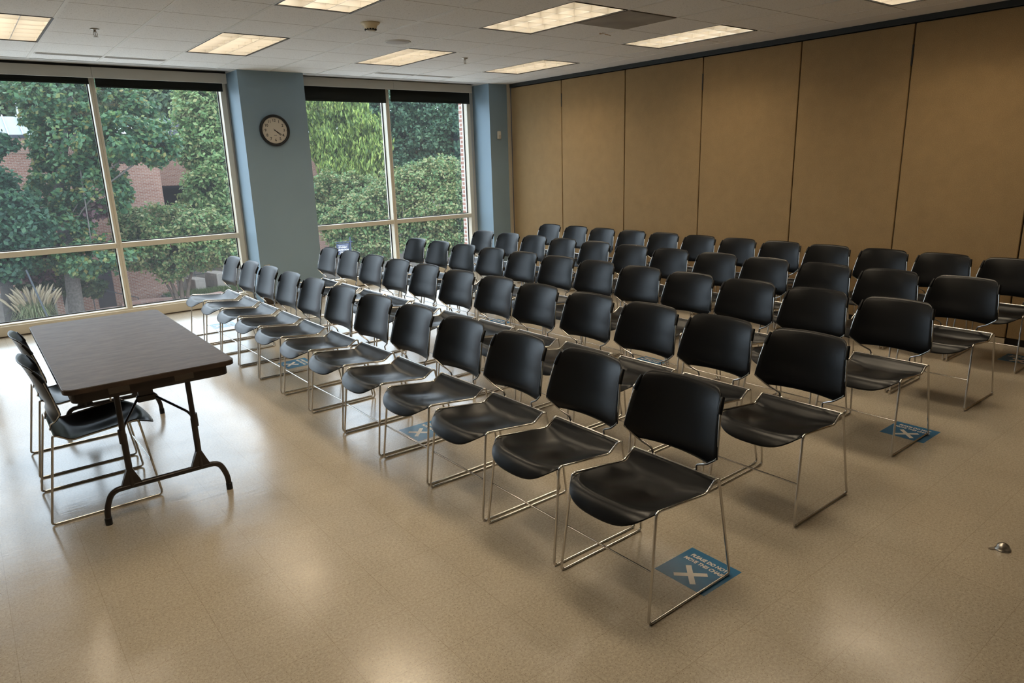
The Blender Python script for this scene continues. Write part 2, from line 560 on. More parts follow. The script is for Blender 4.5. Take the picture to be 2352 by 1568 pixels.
LIGHT_COLS = (-1, 2, 5, 8)
LIGHT_ROWS = (1, -3, -7)
holes = {(c, r + k) for c in LIGHT_COLS for r in LIGHT_ROWS for k in (0, 1)}
XS = -.35                                    # smooth plaster strip along the folding wall starts here
ceil = MB()
c0 = math.floor((X0 - GX) / F2) - 1
for c in range(c0, 10):
    for r in range(-15, 6):
        if (c, r) in holes: continue
        xa, xb = max(X0, GX + c * F2), min(XS, GX + (c + 1) * F2)
        ya, yb = max(Y0, GY + r * F2), min(0, GY + (r + 1) * F2)
        if xb - xa > .001 and yb - ya > .001:
            ceil.add([(xa, ya, H), (xa, yb, H), (xb, yb, H), (xb, ya, H)], [(0, 1, 2, 3)])
ceiling = ceil.build('ceiling', M['ceiling']); ceiling['kind'] = 'structure'
g = MB()
for c in range(c0, 11):
    x = GX + c * F2
    if X0 < x < XS:
        runs = [(Y0, 0)]
        g.box(x - .0115, x + .0115, Y0, -.001, H - .0035, H)
g.build('grid_bar', M['grid_bar'], ceiling)
MB().box(XS, 0, Y0, -.001, H - .002, H + .01).build('plaster_border', M['ceil_paint'], ceiling)
MB().box(X0 - .2, .25, Y0 - .2, .6, H + .22, H + .28).build('slab', M['dark'], ceiling)
st = MB()                                    # water stain on one tile
x, y = GX + 7.03 * F2, GY - 1.57 * F2
pl = []
for k in range(22):
    a = 2 * PI * k / 22
    rr = .035 + .022 * math.sin(3 * a + 1) + .012 * math.sin(7 * a)
    pl.append((x + rr * 2.3 * math.cos(a) * .9 + .25 * rr * math.sin(a), y + rr * math.sin(a) * .75 + .5 * rr * math.cos(a)))
st.prism(pl, H - .0012, H).build('water_stain', M['stain'], ceiling)

# window wall: the clock pillar, the corner pier, the left pier
YB = .62
wb = MB()
wb.box(-4.085, -3.271, 0, YB, 0, H)
wb.box(-.37, .0, 0, YB, 0, H)
wb.box(X0 - .2, -8.50, 0, YB, 0, H)
wb.box(X0 - .2, .25, .0, YB, H + .001, H + .2)
wb.build('wall_back', M['wall'])['kind'] = 'structure'
for i, (a, b) in enumerate(((-8.50, -4.085), (-3.271, -.37))):
    MB().box(a, b, 0.0005, YB, H - .004, H + .0005).build('trim_%d' % (i + 1), M['soffit'])['kind'] = 'structure'
MB().box(-4.092, -3.264, -.007, .0, 0, .10).build('baseboard_back', M['baseboard'])['kind'] = 'structure'
MB().box(-.376, -.03, -.007, .0, 0, .10).build('baseboard_corner', M['baseboard'])['kind'] = 'structure'
MB().box(-.030, -.002, -.055, -.0005, 0, H - .003).build('trim_3', M['trim'])['kind'] = 'structure'
MB().box(X0 - .2, X0, Y0, .0, 0, H).build('wall_left', M['beige_wall'])['kind'] = 'structure'
MB().box(X0 - .2, .25, Y0 - .2, Y0, 0, H).build('wall_front', M['beige_wall'])['kind'] = 'structure'

# the folding partition
wr = structure('wall_right')
seams = [-.062, -1.206, -2.405, -3.596, -4.787, -5.86, -6.89, -7.95, -9.1, -10.2, -11.5]
MB().box(.035, .25, Y0, 0, 0, H + .1).build('seam_backing', M['seam'], wr)
for i in range(len(seams) - 1):
    MB().box(.0, .03, seams[i + 1] + .006, seams[i] - .006, .068, 2.775, bev=.004).build('panel', M['fabric'], wr)
    if i in (0, 2, 3, 5):
        MB().box(.004, .03, seams[i + 1] + .006, seams[i] - .006, .008, .060).build('floor_seal', M['trim'], wr)
for i in (1, 3, 5):
    MB().box(-.004, .02, seams[i] - .009, seams[i] + .009, 2.42, 2.60, bev=.003).build('edge_seal', M['seam'], wr)
MB().box(-.012, .03, Y0, -.056, 2.782, H - .0025).build('ceiling_track', M['track'], wr)

# windows
def window(name, xs, jl, jr, zt):
    w = structure(name)
    yp = YF + .10                             # the glass
    JW, MW = .065, .058
    a, b = xs[0], xs[-1]
    f = M['frame']
    MB().box(a, a + JW, YF, YF + .15, .12, 2.80, bev=.003).build('jamb', f, w)
    MB().box(b - JW, b, YF, YF + .15, .12, 2.80, bev=.003).build('jamb', f, w)
    MB().box(a, b, YF, YF + .15, 2.74, 2.83).build('head', f, w)
    sb = MB().box(a - .02, b + .02, .365, YF + .18, 0, .118, bev=.004)
    sb.box(a, b, YF - .004, YF + .15, .118, .135, bev=.002)
    sb.build('sill', f, w)
    MB().box(a - .02, b + .02, .358, .366, 0, .012).build('base_shadow_gap', M['baseboard'], w)  # thin brown strip along the foot of the sill
    for x in xs[1:-1]:
        mm = MB().box(x - MW / 2, x - .002, YF - .006, YF + .15, .135, 2.80, bev=.003)
        mm.box(x + .002, x + MW / 2, YF - .006, YF + .15, .135, 2.80, bev=.003)
        mm.box(x - .003, x + .003, YF, YF + .15, .135, 2.80)
        mm.build('mullion', f, w)
    for i in range(len(xs) - 1):
        l = xs[i] + (JW if i == 0 else MW / 2)
        r = xs[i + 1] - (JW if i == len(xs) - 2 else MW / 2)
        MB().box(l - .001, r + .001, YF, YF + .15, .845, .905, bev=.003).build('transom', f, w)
        for z0, z1 in ((.135, .845), (.905, 2.745)):
            MB().add([(l, yp, z0), (r, yp, z0), (r, yp, z1), (l, yp, z1)], [(0, 1, 2, 3)]).build('pane', M['glass'], w)
            q = MB()
            t = .011
            q.box(l, l + t, yp - .008, yp + .008, z0, z1); q.box(r - t, r, yp - .008, yp + .008, z0, z1)
            q.box(l, r, yp - .008, yp + .008, z0, z0 + t); q.box(l, r, yp - .008, yp + .008, z1 - t, z1)
            q.build('gasket', M['gasket'], w)
    if jl: MB().box(jl[0], jl[1], YF + .03, YF + .14, 0, H - .01).build('side_channel', M['soffit'], w)
    if jr: MB().box(jr[0], jr[1], YF + .03, YF + .14, 0, H - .01).build('side_channel', M['soffit'], w)
    return w
window('window_1', [-8.48, -7.0, -5.548, -4.112], None, (-4.112, -4.085), 0)
window('window_2', [-3.255, -1.888, -.440], (-3.271, -3.255), (-.440, -.370), 0)

def shade(x0, x1, zb, label):
    t = thing('roller_shade', label, 'blind', ((x0 + x1) / 2, .362, zb), group='black roller shades over the windows')
    w = (x1 - x0) / 2
    MB().box(-w, w, -.002, .002, .02, 2.79 - zb).build('cloth', M['shade'], t)
    MB().box(-w, w, -.006, .006, 0, .024, bev=.003).build('hem_bar', M['shade'], t)
def valance(x0, x1, z0, z1, label):
    t = thing('shade_valance', label, 'valance', ((x0 + x1) / 2, .20, z0), group='pale metal valances over the shades')
    w = (x1 - x0) / 2
    MB().box(-w + .001, w - .001, -.004, .012, 0, z1 - z0, bev=.002).build('fascia', M['valance'], t)
    MB().box(-w + .002, w - .002, .012, .15, .06, z1 - z0).build('cassette', M['dark'], t)
    MB().box(-w + .002, w - .002, .010, .15, z1 - z0, H - .006 - z0).build('shadow_gap', M['dark'], t)  # solid black strip, paints the shade in the gap above the fascia
valance(-8.48, -7.02, 2.695, 2.806, 'pale grey metal shade valance at the far left of the left window')
valance(-7.02, -5.563, 2.695, 2.806, 'pale grey metal shade valance over the cut-off left bay of the left window')
valance(-5.563, -4.15, 2.695, 2.806, 'pale grey metal shade valance of the left window, next to the clock pillar')
valance(-3.265, -1.885, 2.711, 2.824, 'pale grey metal shade valance of the right window, beside the clock pillar')
valance(-1.885, -.536, 2.711, 2.824, 'pale grey metal shade valance of the right window, nearest the room corner')
shade(-8.42, -7.03, 2.645, 'black roller shade, hardly lowered, at the far left end of the left window')
shade(-6.97, -5.580, 2.645, 'black roller shade, hardly lowered, left of the mullion in the left window')
shade(-5.518, -4.16, 2.617, 'narrow black roller shade right of the mullion in the left window')
shade(-3.20, -1.925, 2.542, 'black roller shade in the right window, half beside the clock pillar')
shade(-1.850, -.478, 2.566, 'black roller shade in the right window, on the side of the brick pier')

# ------------------------------------------------------------------ on the ceiling and the walls
def ceiling_light():
    t = thing('ceiling_light', 'x', 'ceiling light', (0, 0, H), group='recessed grid ceiling lights')
    a, b, d = F2 / 2 - .002, F2 - .002, .155
    h = MB()
    h.box(-a, a, -b, b, d, d + .006)
    for s in (-1, 1):
        h.box(s * a - .003, s * a + .003, -b, b, -.0, d)
        h.box(-a, a, s * b - .003, s * b + .003, 0, d)
    h.build('housing', M['housing'], t)
    e = MB()
    for s in (-1, 1):
        e.box(min(s * a, s * (a - .012)), max(s * a, s * (a - .012)), -b, b, -.004, .012)
        e.box(-a, a, min(s * b, s * (b - .012)), max(s * b, s * (b - .012)), -.004, .012)
    e.build('trim_frame', M['fix_edge'], t)
    ia, ib = a - .014, b - .014
    lv = MB()
    prof = [(.0030, .003), (.0042, .024), (.0080, .048), (.0150, .070), (.0235, .086)]
    def blade(p, q, along):
        sgn = []
        for s in (-1, 1):
            vs = []
            for w, z in prof:
                for e_ in (p, q):
                    vs.append((e_, s * w, z) if along == 'x' else (s * w, e_, z))
            sgn.append(vs)
        return sgn
    def put(p, q, at_, along):
        for s, vs in zip((-1, 1), blade(p, q, along)):
            vs = [((x, y + at_, z) if along == 'x' else (x + at_, y, z)) for x, y, z in vs]
            fs = [(2 * i, 2 * i + 1, 2 * i + 3, 2 * i + 2) for i in range(len(prof) - 1)]
            lv.add(vs, fs, True)
        w = prof[0][0]
        if along == 'x': lv.add([(p, at_ - w, .004), (q, at_ - w, .004), (q, at_ + w, .004), (p, at_ + w, .004)], [(3, 2, 1, 0)])
        else: lv.add([(at_ - w, p, .004), (at_ + w, p, .004), (at_ + w, q, .004), (at_ - w, q, .004)], [(3, 2, 1, 0)])
    for i in range(7):
        put(-ia, ia, -ib + 2 * ib * i / 6, 'x')
    for i in range(4):
        put(-ib, ib, -ia + 2 * ia * i / 3, 'y')
    lv.build('louver', M['louver'], t)
    L = bpy.data.lights.new('fluorescent_lamps', 'AREA')
    L.shape = 'RECTANGLE'
    L.size, L.size_y = .54, 1.14
    L.energy = LAMP_W
    L.color = (1.0, .84, .62)
    lo = bpy.data.objects.new('fluorescent_lamps', L)
    COL.objects.link(lo)
    lo.parent = t
    lo.location = (0, 0, .140)
    return t
LAMP_W = 32
names = {(-1, 1): 'lit ceiling light cut off at the far left edge, above the left window bay',
         (2, 1): 'lit ceiling light in front of the clock pillar',
         (5, 1): 'lit ceiling light near the windows, just beyond the round ceiling speaker',
         (8, 1): 'lit ceiling light in the far corner by the folding wall',
         (2, -3): 'lit ceiling light at the top edge, left of the smoke detector',
         (5, -3): 'lit ceiling light beside the dark square air return',
         (8, -3): 'lit ceiling light beside the brown water stain, near the folding wall',
         (8, -7): 'lit ceiling light at the top right corner, nearest the folding wall',
         (-1, -3): 'lit ceiling light above the left of the table, out of the picture',
         (-1, -7): 'lit ceiling light behind the camera on the left',
         (2, -7): 'lit ceiling light straight above the camera',
         (5, -7): 'lit ceiling light behind the camera on the right'}
proto = None
for c in LIGHT_COLS:
    for r in LIGHT_ROWS:
        if proto is None: proto = o = ceiling_light()
        else: o = copy_tree(proto)
        o.location = (GX + (c + .5) * F2, GY + (r + 1) * F2, H)
        o['label'] = names[(c, r)]

t = thing('ceiling_return_vent', 'dark grey perforated air return panel between two ceiling lights', 'vent', (GX + 6.5 * F2, GY - 2.5 * F2, H))
MB().box(-F2 / 2 + .012, F2 / 2 - .012, -F2 / 2 + .012, F2 / 2 - .012, -.006, .0, bev=.002).build('perforated_plate', M['vent'], t)
q = MB()
for s in (-1, 1):
    q.box(s * (F2 / 2 - .008) - .006, s * (F2 / 2 - .008) + .006, -F2 / 2 + .002, F2 / 2 - .002, -.005, 0)
    q.box(-F2 / 2 + .002, F2 / 2 - .002, s * (F2 / 2 - .008) - .006, s * (F2 / 2 - .008) + .006, -.005, 0)
q.build('border', M['tab'], t)

def slot(x0, x1, y, label):
    t = thing('ceiling_slot_vent', label, 'vent', ((x0 + x1) / 2, y, H), group='slot diffusers along the windows')
    w = (x1 - x0) / 2
    q = MB()
    for k in (-.042, -.014, .014, .042):
        q.box(-w, w, k - .0035, k + .0035, -.004, 0)
    for s in (-1, 1): q.box(s * w - .006, s * w + .006, -.048, .048, -.004, 0)
    q.build('bar', M['grid_bar'], t)
    MB().box(-w, w, -.046, .046, -.001, .0).build('slot', M['dark'], t)
slot(GX + .03, GX + 2 * F2 - .03, -.375, 'long linear slot diffuser in the ceiling above the left window')
slot(GX + 6 * F2, GX + 8 * F2 - .04, -.40, 'long linear slot diffuser in the ceiling above the right window')

def sprinkler(x, y, label):
    t = thing('sprinkler_head', label, 'sprinkler', (x, y, H), group='pendent sprinkler heads')
    MB().lathe([(.034, 0), (.036, -.004), (.028, -.010), (.012, -.012)], n=24).build('escutcheon', M['steel'], t)
    b = MB().lathe([(.010, -.010), (.010, -.024), (.006, -.026)], n=12)
    for s in (-1, 1):
        b.tube(fillet([(s * .009, 0, -.022), (s * .015, 0, -.034), (s * .012, 0, -.052), (0, 0, -.060)], .008), .0028, n=6)
    b.lathe([(.003, -.026), (.0025, -.058)], n=8)
    b.build('frame_arms', M['steel'], t)
    MB().lathe([(.006, -.058), (.019, -.061), (.020, -.063), (.004, -.064)], n=16).build('deflector', M['steel'], t)
sprinkler(GX + .51 * F2, GY + 1.55 * F2, 'chrome sprinkler head in the ceiling above the left window')
sprinkler(GX + 6.51 * F2, GY + 1.5 * F2, 'small chrome sprinkler head between the two lights nearest the room corner')

t = thing('smoke_detector', 'cream smoke detector dome on the ceiling', 'smoke detector', (GX + 3.48 * F2, GY - .6 * F2, H))
MB().lathe([(.078, 0), (.080, -.006), (.072, -.014), (.058, -.022), (.052, -.036), (.046, -.050), (.044, -.052)], n=36).build('base', M['cream_plastic'], t)
v = MB()
for k in range(12):
    a = 2 * PI * k / 12
    cx, cy = .040 * math.cos(a), .040 * math.sin(a)
    v.box(cx - .007, cx + .007, cy - .007, cy + .007, -.060, -.048)
v.build('sensing_slot', M['dark'], t)
MB().lathe([(.030, -.046), (.041, -.060), (.037, -.068), (.015, -.070)], n=30).build('cap', M['white_plastic'], t)

t = thing('ceiling_speaker', 'round grey ceiling speaker grille with a white rim', 'speaker', (GX + 4.56 * F2, GY + .55 * F2, H))
MB().lathe([(.125, 0), (.126, -.004), (.118, -.008), (.112, -.006)], n=48).build('rim', M['white_plastic'], t)
MB().lathe([(.113, -.004), (.112, -.007), (.06, -.010), (.01, -.011)], n=48).build('grille', M['grille'], t)

# wall clock
t = thing('wall_clock', 'round black-rimmed wall clock reading twenty past four on the pillar', 'clock', (-3.712, 0, 2.148))
MB().lathe([(.172, .0), (.186, .004), (.188, .018), (.184, .034), (.174, .042), (.162, .040), (.155, .024)], n=64, axis='y', caps=False).build('case', M['clock_black'], t)
face = MB().lathe([(.156, .010), (.156, .020), (.155, .0205)], n=64, axis='y').build('face', M['clock_face'], t)
for n_ in range(1, 13):
    a = R(90 - 30 * n_)
    o = text_mesh('numeral', str(n_), .046, M['ink'], face, bold=.0006)
    o.rotation_euler = (PI / 2, 0, 0)
    o.location = (.116 * math.cos(a), -.0212, .116 * math.sin(a))
tk = MB()
for k in range(60):
    a = 2 * PI * k / 60
    r0, r1, w = (.139, .150, .0011) if k % 5 == 0 else (.143, .150, .0006)
    d, n_ = (math.cos(a), math.sin(a)), (-math.sin(a), math.cos(a))
    vs = [(d[0] * r + n_[0] * s * w, -.0212, d[1] * r + n_[1] * s * w) for r, s in ((r0, -1), (r1, -1), (r1, 1), (r0, 1))]
    tk.add(vs, [(0, 1, 2, 3)])
tk.build('minute_marks', M['ink'], face)
MB().box(-.018, .018, -.0214, -.0208, -.064, -.057).build('faint_print', M['grey_ink'], face)
def hand(name, ang, r0, r1, w0, w1, y, mat):
    a = R(90 - ang)
    d, n_ = (math.cos(a), math.sin(a)), (-math.sin(a), math.cos(a))
    pts = [(d[0] * r + n_[0] * s * w, d[1] * r + n_[1] * s * w) for r, s, w in ((r0, -1, w0), (r1, -1, w1), (r1, 1, w1), (r0, 1, w0))]
    vs = [(x, y, z) for x, z in pts] + [(x, y + .0012, z) for x, z in pts]
    MB().add(vs, [(0, 1, 2, 3), (7, 6, 5, 4), (0, 4, 5, 1), (1, 5, 6, 2), (2, 6, 7, 3), (3, 7, 4, 0)]).build(name, mat, t)
hand('hour_hand', 130.5, -.012, .088, .0042, .0028, -.0245, M['ink'])
hand('minute_hand', 122, -.014, .132, .0034, .0018, -.0268, M['ink'])
hand('second_hand', 134, -.030, .098, .0010, .0008, -.0286, M['red_hand'])
MB().lathe([(.006, .021), (.006, .030)], n=16, axis='y').build('hand_boss', M['ink'], t)

t = thing('motion_detector', 'small white plastic sensor box high on the corner pier', 'sensor', (-.212, 0, 2.03))
MB().box(-.034, .034, -.030, 0, 0, .122, bev=.010).build('housing', M['white_plastic'], t)
MB().box(-.020, .020, -.036, -.029, .012, .058, bev=.004).build('lens', M['clock_face'], t)
t = thing('wall_outlet', 'beige wall outlet low on the clock pillar behind the front row', 'outlet', (-4.0, 0, .396))
MB().box(-.036, .036, -.006, 0, 0, .115, bev=.003).build('cover_plate', M['beige_plastic'], t)
s_ = MB()
for z in (.036, .079): s_.box(-.016, .016, -.009, -.005, z - .013, z + .013, bev=.003)
s_.build('socket', M['cream_plastic'], t)

# ------------------------------------------------------------------ chairs (they face -x at rest)
def lerp(a, b, t): return a + (b - a) * t
def curve(x, pts):
    """smooth interpolation through (x, y) knots"""
    if x <= pts[0][0]: return pts[0][1]
    for i in range(len(pts) - 1):
        (x0, y0), (x1, y1) = pts[i], pts[i + 1]
        if x <= x1:
            m0 = (y1 - pts[i - 1][1]) / (x1 - pts[i - 1][0]) if i > 0 else (y1 - y0) / (x1 - x0)
            m1 = (pts[i + 2][1] - y0) / (pts[i + 2][0] - x0) if i + 2 < len(pts) else (y1 - y0) / (x1 - x0)
            h = x1 - x0; t = (x - x0) / h
            return y0 * (2 * t**3 - 3 * t**2 + 1) + h * m0 * (t**3 - 2 * t**2 + t) + y1 * (-2 * t**3 + 3 * t**2) + h * m1 * (t**3 - t**2)
    return pts[-1][1]

def seat_grid():
    nr, nc = 36, 29
    cen = [(-.31, .420), (-.26, .425), (-.21, .422), (-.12, .406), (-.02, .394), (.05, .391), (.085, .396), (.112, .411), (.135, .431), (.155, .446), (.170, .450)]
    edg = [(-.31, .440), (-.24, .439), (-.20, .438), (-.12, .433), (-.02, .424), (.05, .416), (.09, .411), (.112, .415), (.135, .434), (.155, .448), (.170, .451)]
    hw = [(-.31, .2105), (-.20, .2125), (-.10, .210), (0, .207), (.09, .203), (.12, .204), (.17, .209)]
    rows = []
    for i in range(nr):
        v = (i / (nr - 1)) ** 1.45
        row = []
        for j in range(nc):
            s = math.sin((-1 + 2 * j / (nc - 1)) * PI / 2 * .97) / math.sin(PI / 2 * .97)
            a = abs(s)
            xf = -.300 + .030 * a ** 2 + .062 * a ** 7              # rounded front lip
            x = lerp(xf, .170 - .006 * a ** 8, v)
            k = a ** 2.8
            z = lerp(curve(x, cen), curve(x, edg), k)
            d = x - xf
            drop = .047 * (1 - a ** 4) + .003
            if d < .060: z -= drop * (1 - d / .060) ** 2.4
            z += .005 * math.exp(-((d - .058) / .020) ** 2) * (1 - a ** 6)
            z -= .007 * math.exp(-((a - .45) / .28) ** 2) * math.exp(-((x + .05) / .11) ** 2)
            z += .004 * math.exp(-(s / .22) ** 2) * math.exp(-((x + .13) / .09) ** 2)
            row.append((x, s * curve(x, hw), z))
        rows.append(row)
    return rows
def back_grid():
    nr, nc = 28, 25
    rows = []
    for i in range(nr):
        v = i / (nr - 1)
        row = []
        for j in range(nc):
            s = -1 + 2 * j / (nc - 1)
            a = abs(s)
            # lower edge: arched in the middle, chamfered to the low side corners; upper edge with rounded corners
            zb = .520 - .010 * (a / .78) ** 2 if a < .76 else lerp(.5105, .556, (a - .76) / .24)
            zt = .813 - .006 * a * a
            zt_c = zt - (.046 * (1 - math.sqrt(max(0, 1 - ((a - .74) / .26) ** 2))) if a > .74 else 0)
            z = lerp(zb, zt_c, v)
            w = lerp(.2385, .200, min(1, max(0, (z - .556) / .25)) ** 1.05) if z > .556 else .2385
            y = s * w
            xs = curve(z, [(.505, .142), (.556, .124), (.65, .143), (.726, .165), (.770, .184), (.800, .203), (.815, .220)])
            bow = curve(z, [(.505, .028), (.6, .040), (.72, .042), (.78, .036), (.815, .025)])
            x = xs + bow * (1 - a ** 2.1)
            row.append((x, y, z))
        rows.append(row)
    return rows
def make_chair():
    t = thing('stacking_chair', 'x', 'chair')
    sg = seat_grid()
    # orient so that the shell grows downwards
    MB().shell(sg[::-1], .0065, .5).build('seat', M['plastic'], t)
    bg = back_grid()
    sh = MB().shell([r[::-1] for r in bg], .006, .5)
    bk = sh.build('backrest', M['plastic'], t)
    for s in (-1, 1):                                           # sockets moulded into the upper side edges
        sl = MB()
        p = [(.166, s * .2135, .722), (.180, s * .2085, .752), (.199, s * .2035, .782)]
        sl.tube(p, .0105, n=10, rads=[.0098, .0108, .0085])
        sl.build('side_socket', M['plastic'], bk)
    rr = .0058
    for s in (-1, 1):
        loop = [(.160, s * .2135, .4475), (.176, s * .219, .4505), (.253, s * .2385, rr), (-.256, s * .2385, rr),
                (-.203, s * .2205, .4435), (.100, s * .2135, .4085)]
        rads = [.010, .014, .019, .021, .022, .018]
        pts = fillet(loop, rads, 6, closed=True)
        MB().tube(pts, rr, n=9, closed=True).build('leg_frame', M['chrome'], t)
        up = [(.174, s * .100, .452), (.1745, s * .113, .4535), (.168, s * .116, .480), (.150, s * .178, .5085), (.1275, s * .2385, .5555),
              (.146, s * .2290, .650), (.167, s * .2160, .730)]
        MB().tube(fillet(up, [0, .008, .014, .02, .016, .03, 0], 5), .0048, n=8).build('back_support', M['chrome'], t)
    MB().tube([(.173, -.214, .4495), (.173, .214, .4495)], .0050, n=8).build('rear_rail', M['chrome'], t)
    MB().tube([(-.2275, -.2285, .208), (-.2275, .2285, .208)], .0043, n=8).build('stretcher', M['chrome'], t)
    b = MB()
    for x in (-.12, .06):
        b.tube([(x, -.208, .398 + (.004 if x > 0 else .018)), (x, .208, .398 + (.004 if x > 0 else .018))], .0040, n=6)
    for x in (-.12, .06):
        zz = .388 if x > 0 else .402
    return t

first = [(-5.006, -1.371, -.5220), (-3.957, -1.434, -.5137), (-2.827, -1.436, -.5096), (-1.750, -1.363, -.5164), (-.615, -1.419, -.5059)]
resid = [[.004, -.010, .002, -.005, .015, -.004, -.006, -.012, -.012, -.006, .003, .006],
         [0, -.001, -.014, .009, .014, -.010, -.002, .008, -.006, -.007, -.002, .001],
         [.010, .012, .001, -.008, -.012, -.012, -.004, -.004, .002, .006, .006, .008],
         [.012, -.003, -.001, .002, 0, -.010, 0, -.012, -.003, -.009, .007, .012],
         [.012, -.005, -.005, -.009, -.003, -.008, -.005, .004, .008, -.001, .002, .004]]
ordinal = ['first', 'second', 'third', 'fourth', 'fifth', 'sixth', 'seventh', 'eighth', 'ninth', 'tenth', 'eleventh', 'twelfth']
rowname = ['front row nearest the table', 'second row', 'middle row', 'fourth row', 'back row by the tan wall']
chair0 = make_chair()
used = False
turn = {(2, 5): 1.2, (1, 5): 1.5, (0, 6): 1.5, (2, 6): .6, (0, 11): 0}
for r in range(5):
    x, y, d = first[r]
    for i in range(12):
        c = chair0 if not used else copy_tree(chair0)
        used = True
        c.location = (x + random.uniform(-.006, .006), y + d * i + resid[r][i], 0)
        c.rotation_euler = (0, 0, R(turn.get((r, i), random.uniform(-.6, .6))))
        if i == 11: l = 'black plastic chair on chrome frame, camera end of the %s' % rowname[r]
        elif i == 0: l = 'black plastic chair on chrome frame, window end of the %s' % rowname[r]
        else: l = 'black plastic chair on chrome frame, %s from the windows, %s' % (ordinal[i], rowname[r])
        tag(c, l, 'chair', 'rows of black stacking chairs')
for x, y, rz, l in ((-6.640, -4.672, 180, 'black plastic chair tucked under the near end of the brown table'),
                    (-6.632, -3.968, 180.5, 'black plastic chair behind the brown table, farther back towards the window')):
    c = copy_tree(chair0)
    c.location = (x, y, 0); c.rotation_euler = (0, 0, R(rz))
    tag(c, l, 'chair', 'two chairs at the folding table')

# ------------------------------------------------------------------ folding table
t = thing('folding_table', 'brown laminate folding table by the left window', 'table', (-6.372, -4.292, 0), R(-.4))
def rrect(w, l, r, n=6):
    pts = []
    for cx, cy, a0 in ((w - r, l - r, 0), (-w + r, l - r, 90), (-w + r, -l + r, 180), (w - r, -l + r, 270)):
        for k in range(n + 1):
            a = R(a0 + 90 * k / n)
            pts.append((cx + r * math.cos(a), cy + r * math.sin(a)))
    return pts
W2, L2 = .379, .905
MB().prism(rrect(W2 - .002, L2 - .002, .045), .724, .742).build('tabletop', M['laminate'], t)
e = MB()
o_, i_ = rrect(W2 + .002, L2 + .002, .048), rrect(W2 - .003, L2 - .003, .044)
n_ = len(o_)
vs = [(x, y, .7405) for x, y in i_] + [(x, y, .7400) for x, y in o_] + [(x, y, .717) for x, y in o_] + [(x, y, .717) for x, y in i_]
fs = []
for ring in range(3):
    for k in range(n_):
        j = (k + 1) % n_
        fs.append((ring * n_ + k, ring * n_ + j, ring * n_ + n_ + j, ring * n_ + n_ + k))
e.add(vs, fs).build('edge_band', M['edge'], t)
MB().prism(rrect(W2 - .028, L2 - .028, .045), .664, .7235).build('apron', M['apron'], t)
for sy in (-1, 1):
    y = sy * .797
    for sx in (-1, 1):
        lg = MB()
        lg.tube([(sx * .162, y, .672), (sx * .164, y, .44)], .0135, n=10)
        lg.tube([(sx * .164, y, .445), (sx * .164, y, .165)], .0155, n=10)
        lg.build('leg', M['table_steel'], t)
        MB().add([(sx * .164 - .052, y - .010, .168), (sx * .164 + .052, y - .010, .168), (sx * .164 + .013, y - .016, .262), (sx * .164 - .013, y - .016, .262),
                  (sx * .164 - .052, y + .010, .168), (sx * .164 + .052, y + .010, .168), (sx * .164 + .013, y + .016, .262), (sx * .164 - .013, y + .016, .262)],
                 [(0, 1, 2, 3), (7, 6, 5, 4), (0, 4, 5, 1), (1, 5, 6, 2), (2, 6, 7, 3), (3, 7, 4, 0)]).build('gusset', M['table_steel'], t)
        br = MB().tube(fillet([(sx * .166, y, .44), (sx * .150, y - sy * .03, .475), (sx * .045, y - sy * .235, .535)], .02, 4), .0065, n=7)
        br.tube([(sx * .168, y, .40), (sx * .168, y, .47)], .0175, n=10)
        br.build('brace', M['table_steel'], t)
    bar = [(-.292, y, 0), (-.290, y, .085), (-.255, y, .168), (-.17, y, .170), (.17, y, .170), (.255, y, .168), (.290, y, .085), (.292, y, 0)]
    MB().tube(fillet(bar, [0, .06, .08, .02, .02, .08, .06, 0], 7), .0145, n=12).build('foot_bar', M['table_steel'], t)
    for sx in (-1, 1):
        MB().lathe([(.0165, 0), (.0168, .035), (.015, .037)], sx * .292, y, n=14).build('foot_cap', M['clock_black'], t)
    k = MB().box(-.036, .036, y - sy * .235 - .012, y - sy * .235 + .012, .525, .664, bev=.004)
    k.box(-.046, .046, y - sy * .235 - .016, y - sy * .235 + .016, .520, .556, bev=.005)
    k.build('lock_bracket', M['table_steel'], t)
for x in (-.155, .135):
    tb = MB().box(x - .045, x + .045, -L2 + .0265, -L2 + .032, .680, .716, bev=.0015).build('edge_clip', M['tab'], t)

# ------------------------------------------------------------------ floor signs
def floor_sign():
    t = thing('floor_sign', 'x', 'floor sign')
    h = .1265
    MB().box(-h, h, -h, h, .0, .0006).build('sheet', M['decal'], t)
    # the print reads along -y with its top towards +x
    for s, x, xs in (('PLEASE DO NOT', .0785, .181), ('MOVE THIS CHAIR', .042, .199)):
        o = text_mesh('lettering', s, .0295, M['decal_white'], t, bold=.0011, depth=.0001, shear=.12, width=xs)
        o.location = (x, .003, .0010)
        o.rotation_euler = (0, 0, -PI / 2)
    c = MB()
    for a in (45, -45):
        d = (math.cos(R(a)), math.sin(R(a)))
        n_ = (-d[1], d[0])
        L_, w = .069, .0118
        c.add([(-.048 + d[0] * p * L_ + n_[0] * q * w, d[1] * p * L_ + n_[1] * q * w, .0011 + (.00005 if a > 0 else 0)) for p, q in ((-1, -1), (1, -1), (1, 1), (-1, 1))], [(0, 1, 2, 3)])
    c.build('cross_mark', M['decal_white'], t)
    return t
s0 = floor_sign()
signs = [(-4.822, -7.243, 'under the nearest front-row chair'), (-4.838, -5.100, 'under the eighth front-row chair from the windows'), (-4.840, -2.925, 'under the fourth front-row chair from the windows'),
         (-4.84, -.80, 'bare on the floor past the front row'), (-2.625, -7.185, 'under the nearest middle-row chair'),
         (-2.60, -5.06, 'under the middle row, glimpsed below the eighth chair'), (-2.60, -2.93, 'under the middle row, glimpsed below the fourth chair'),
         (-.395, -7.125, 'under the nearest back-row chair at the right edge')]
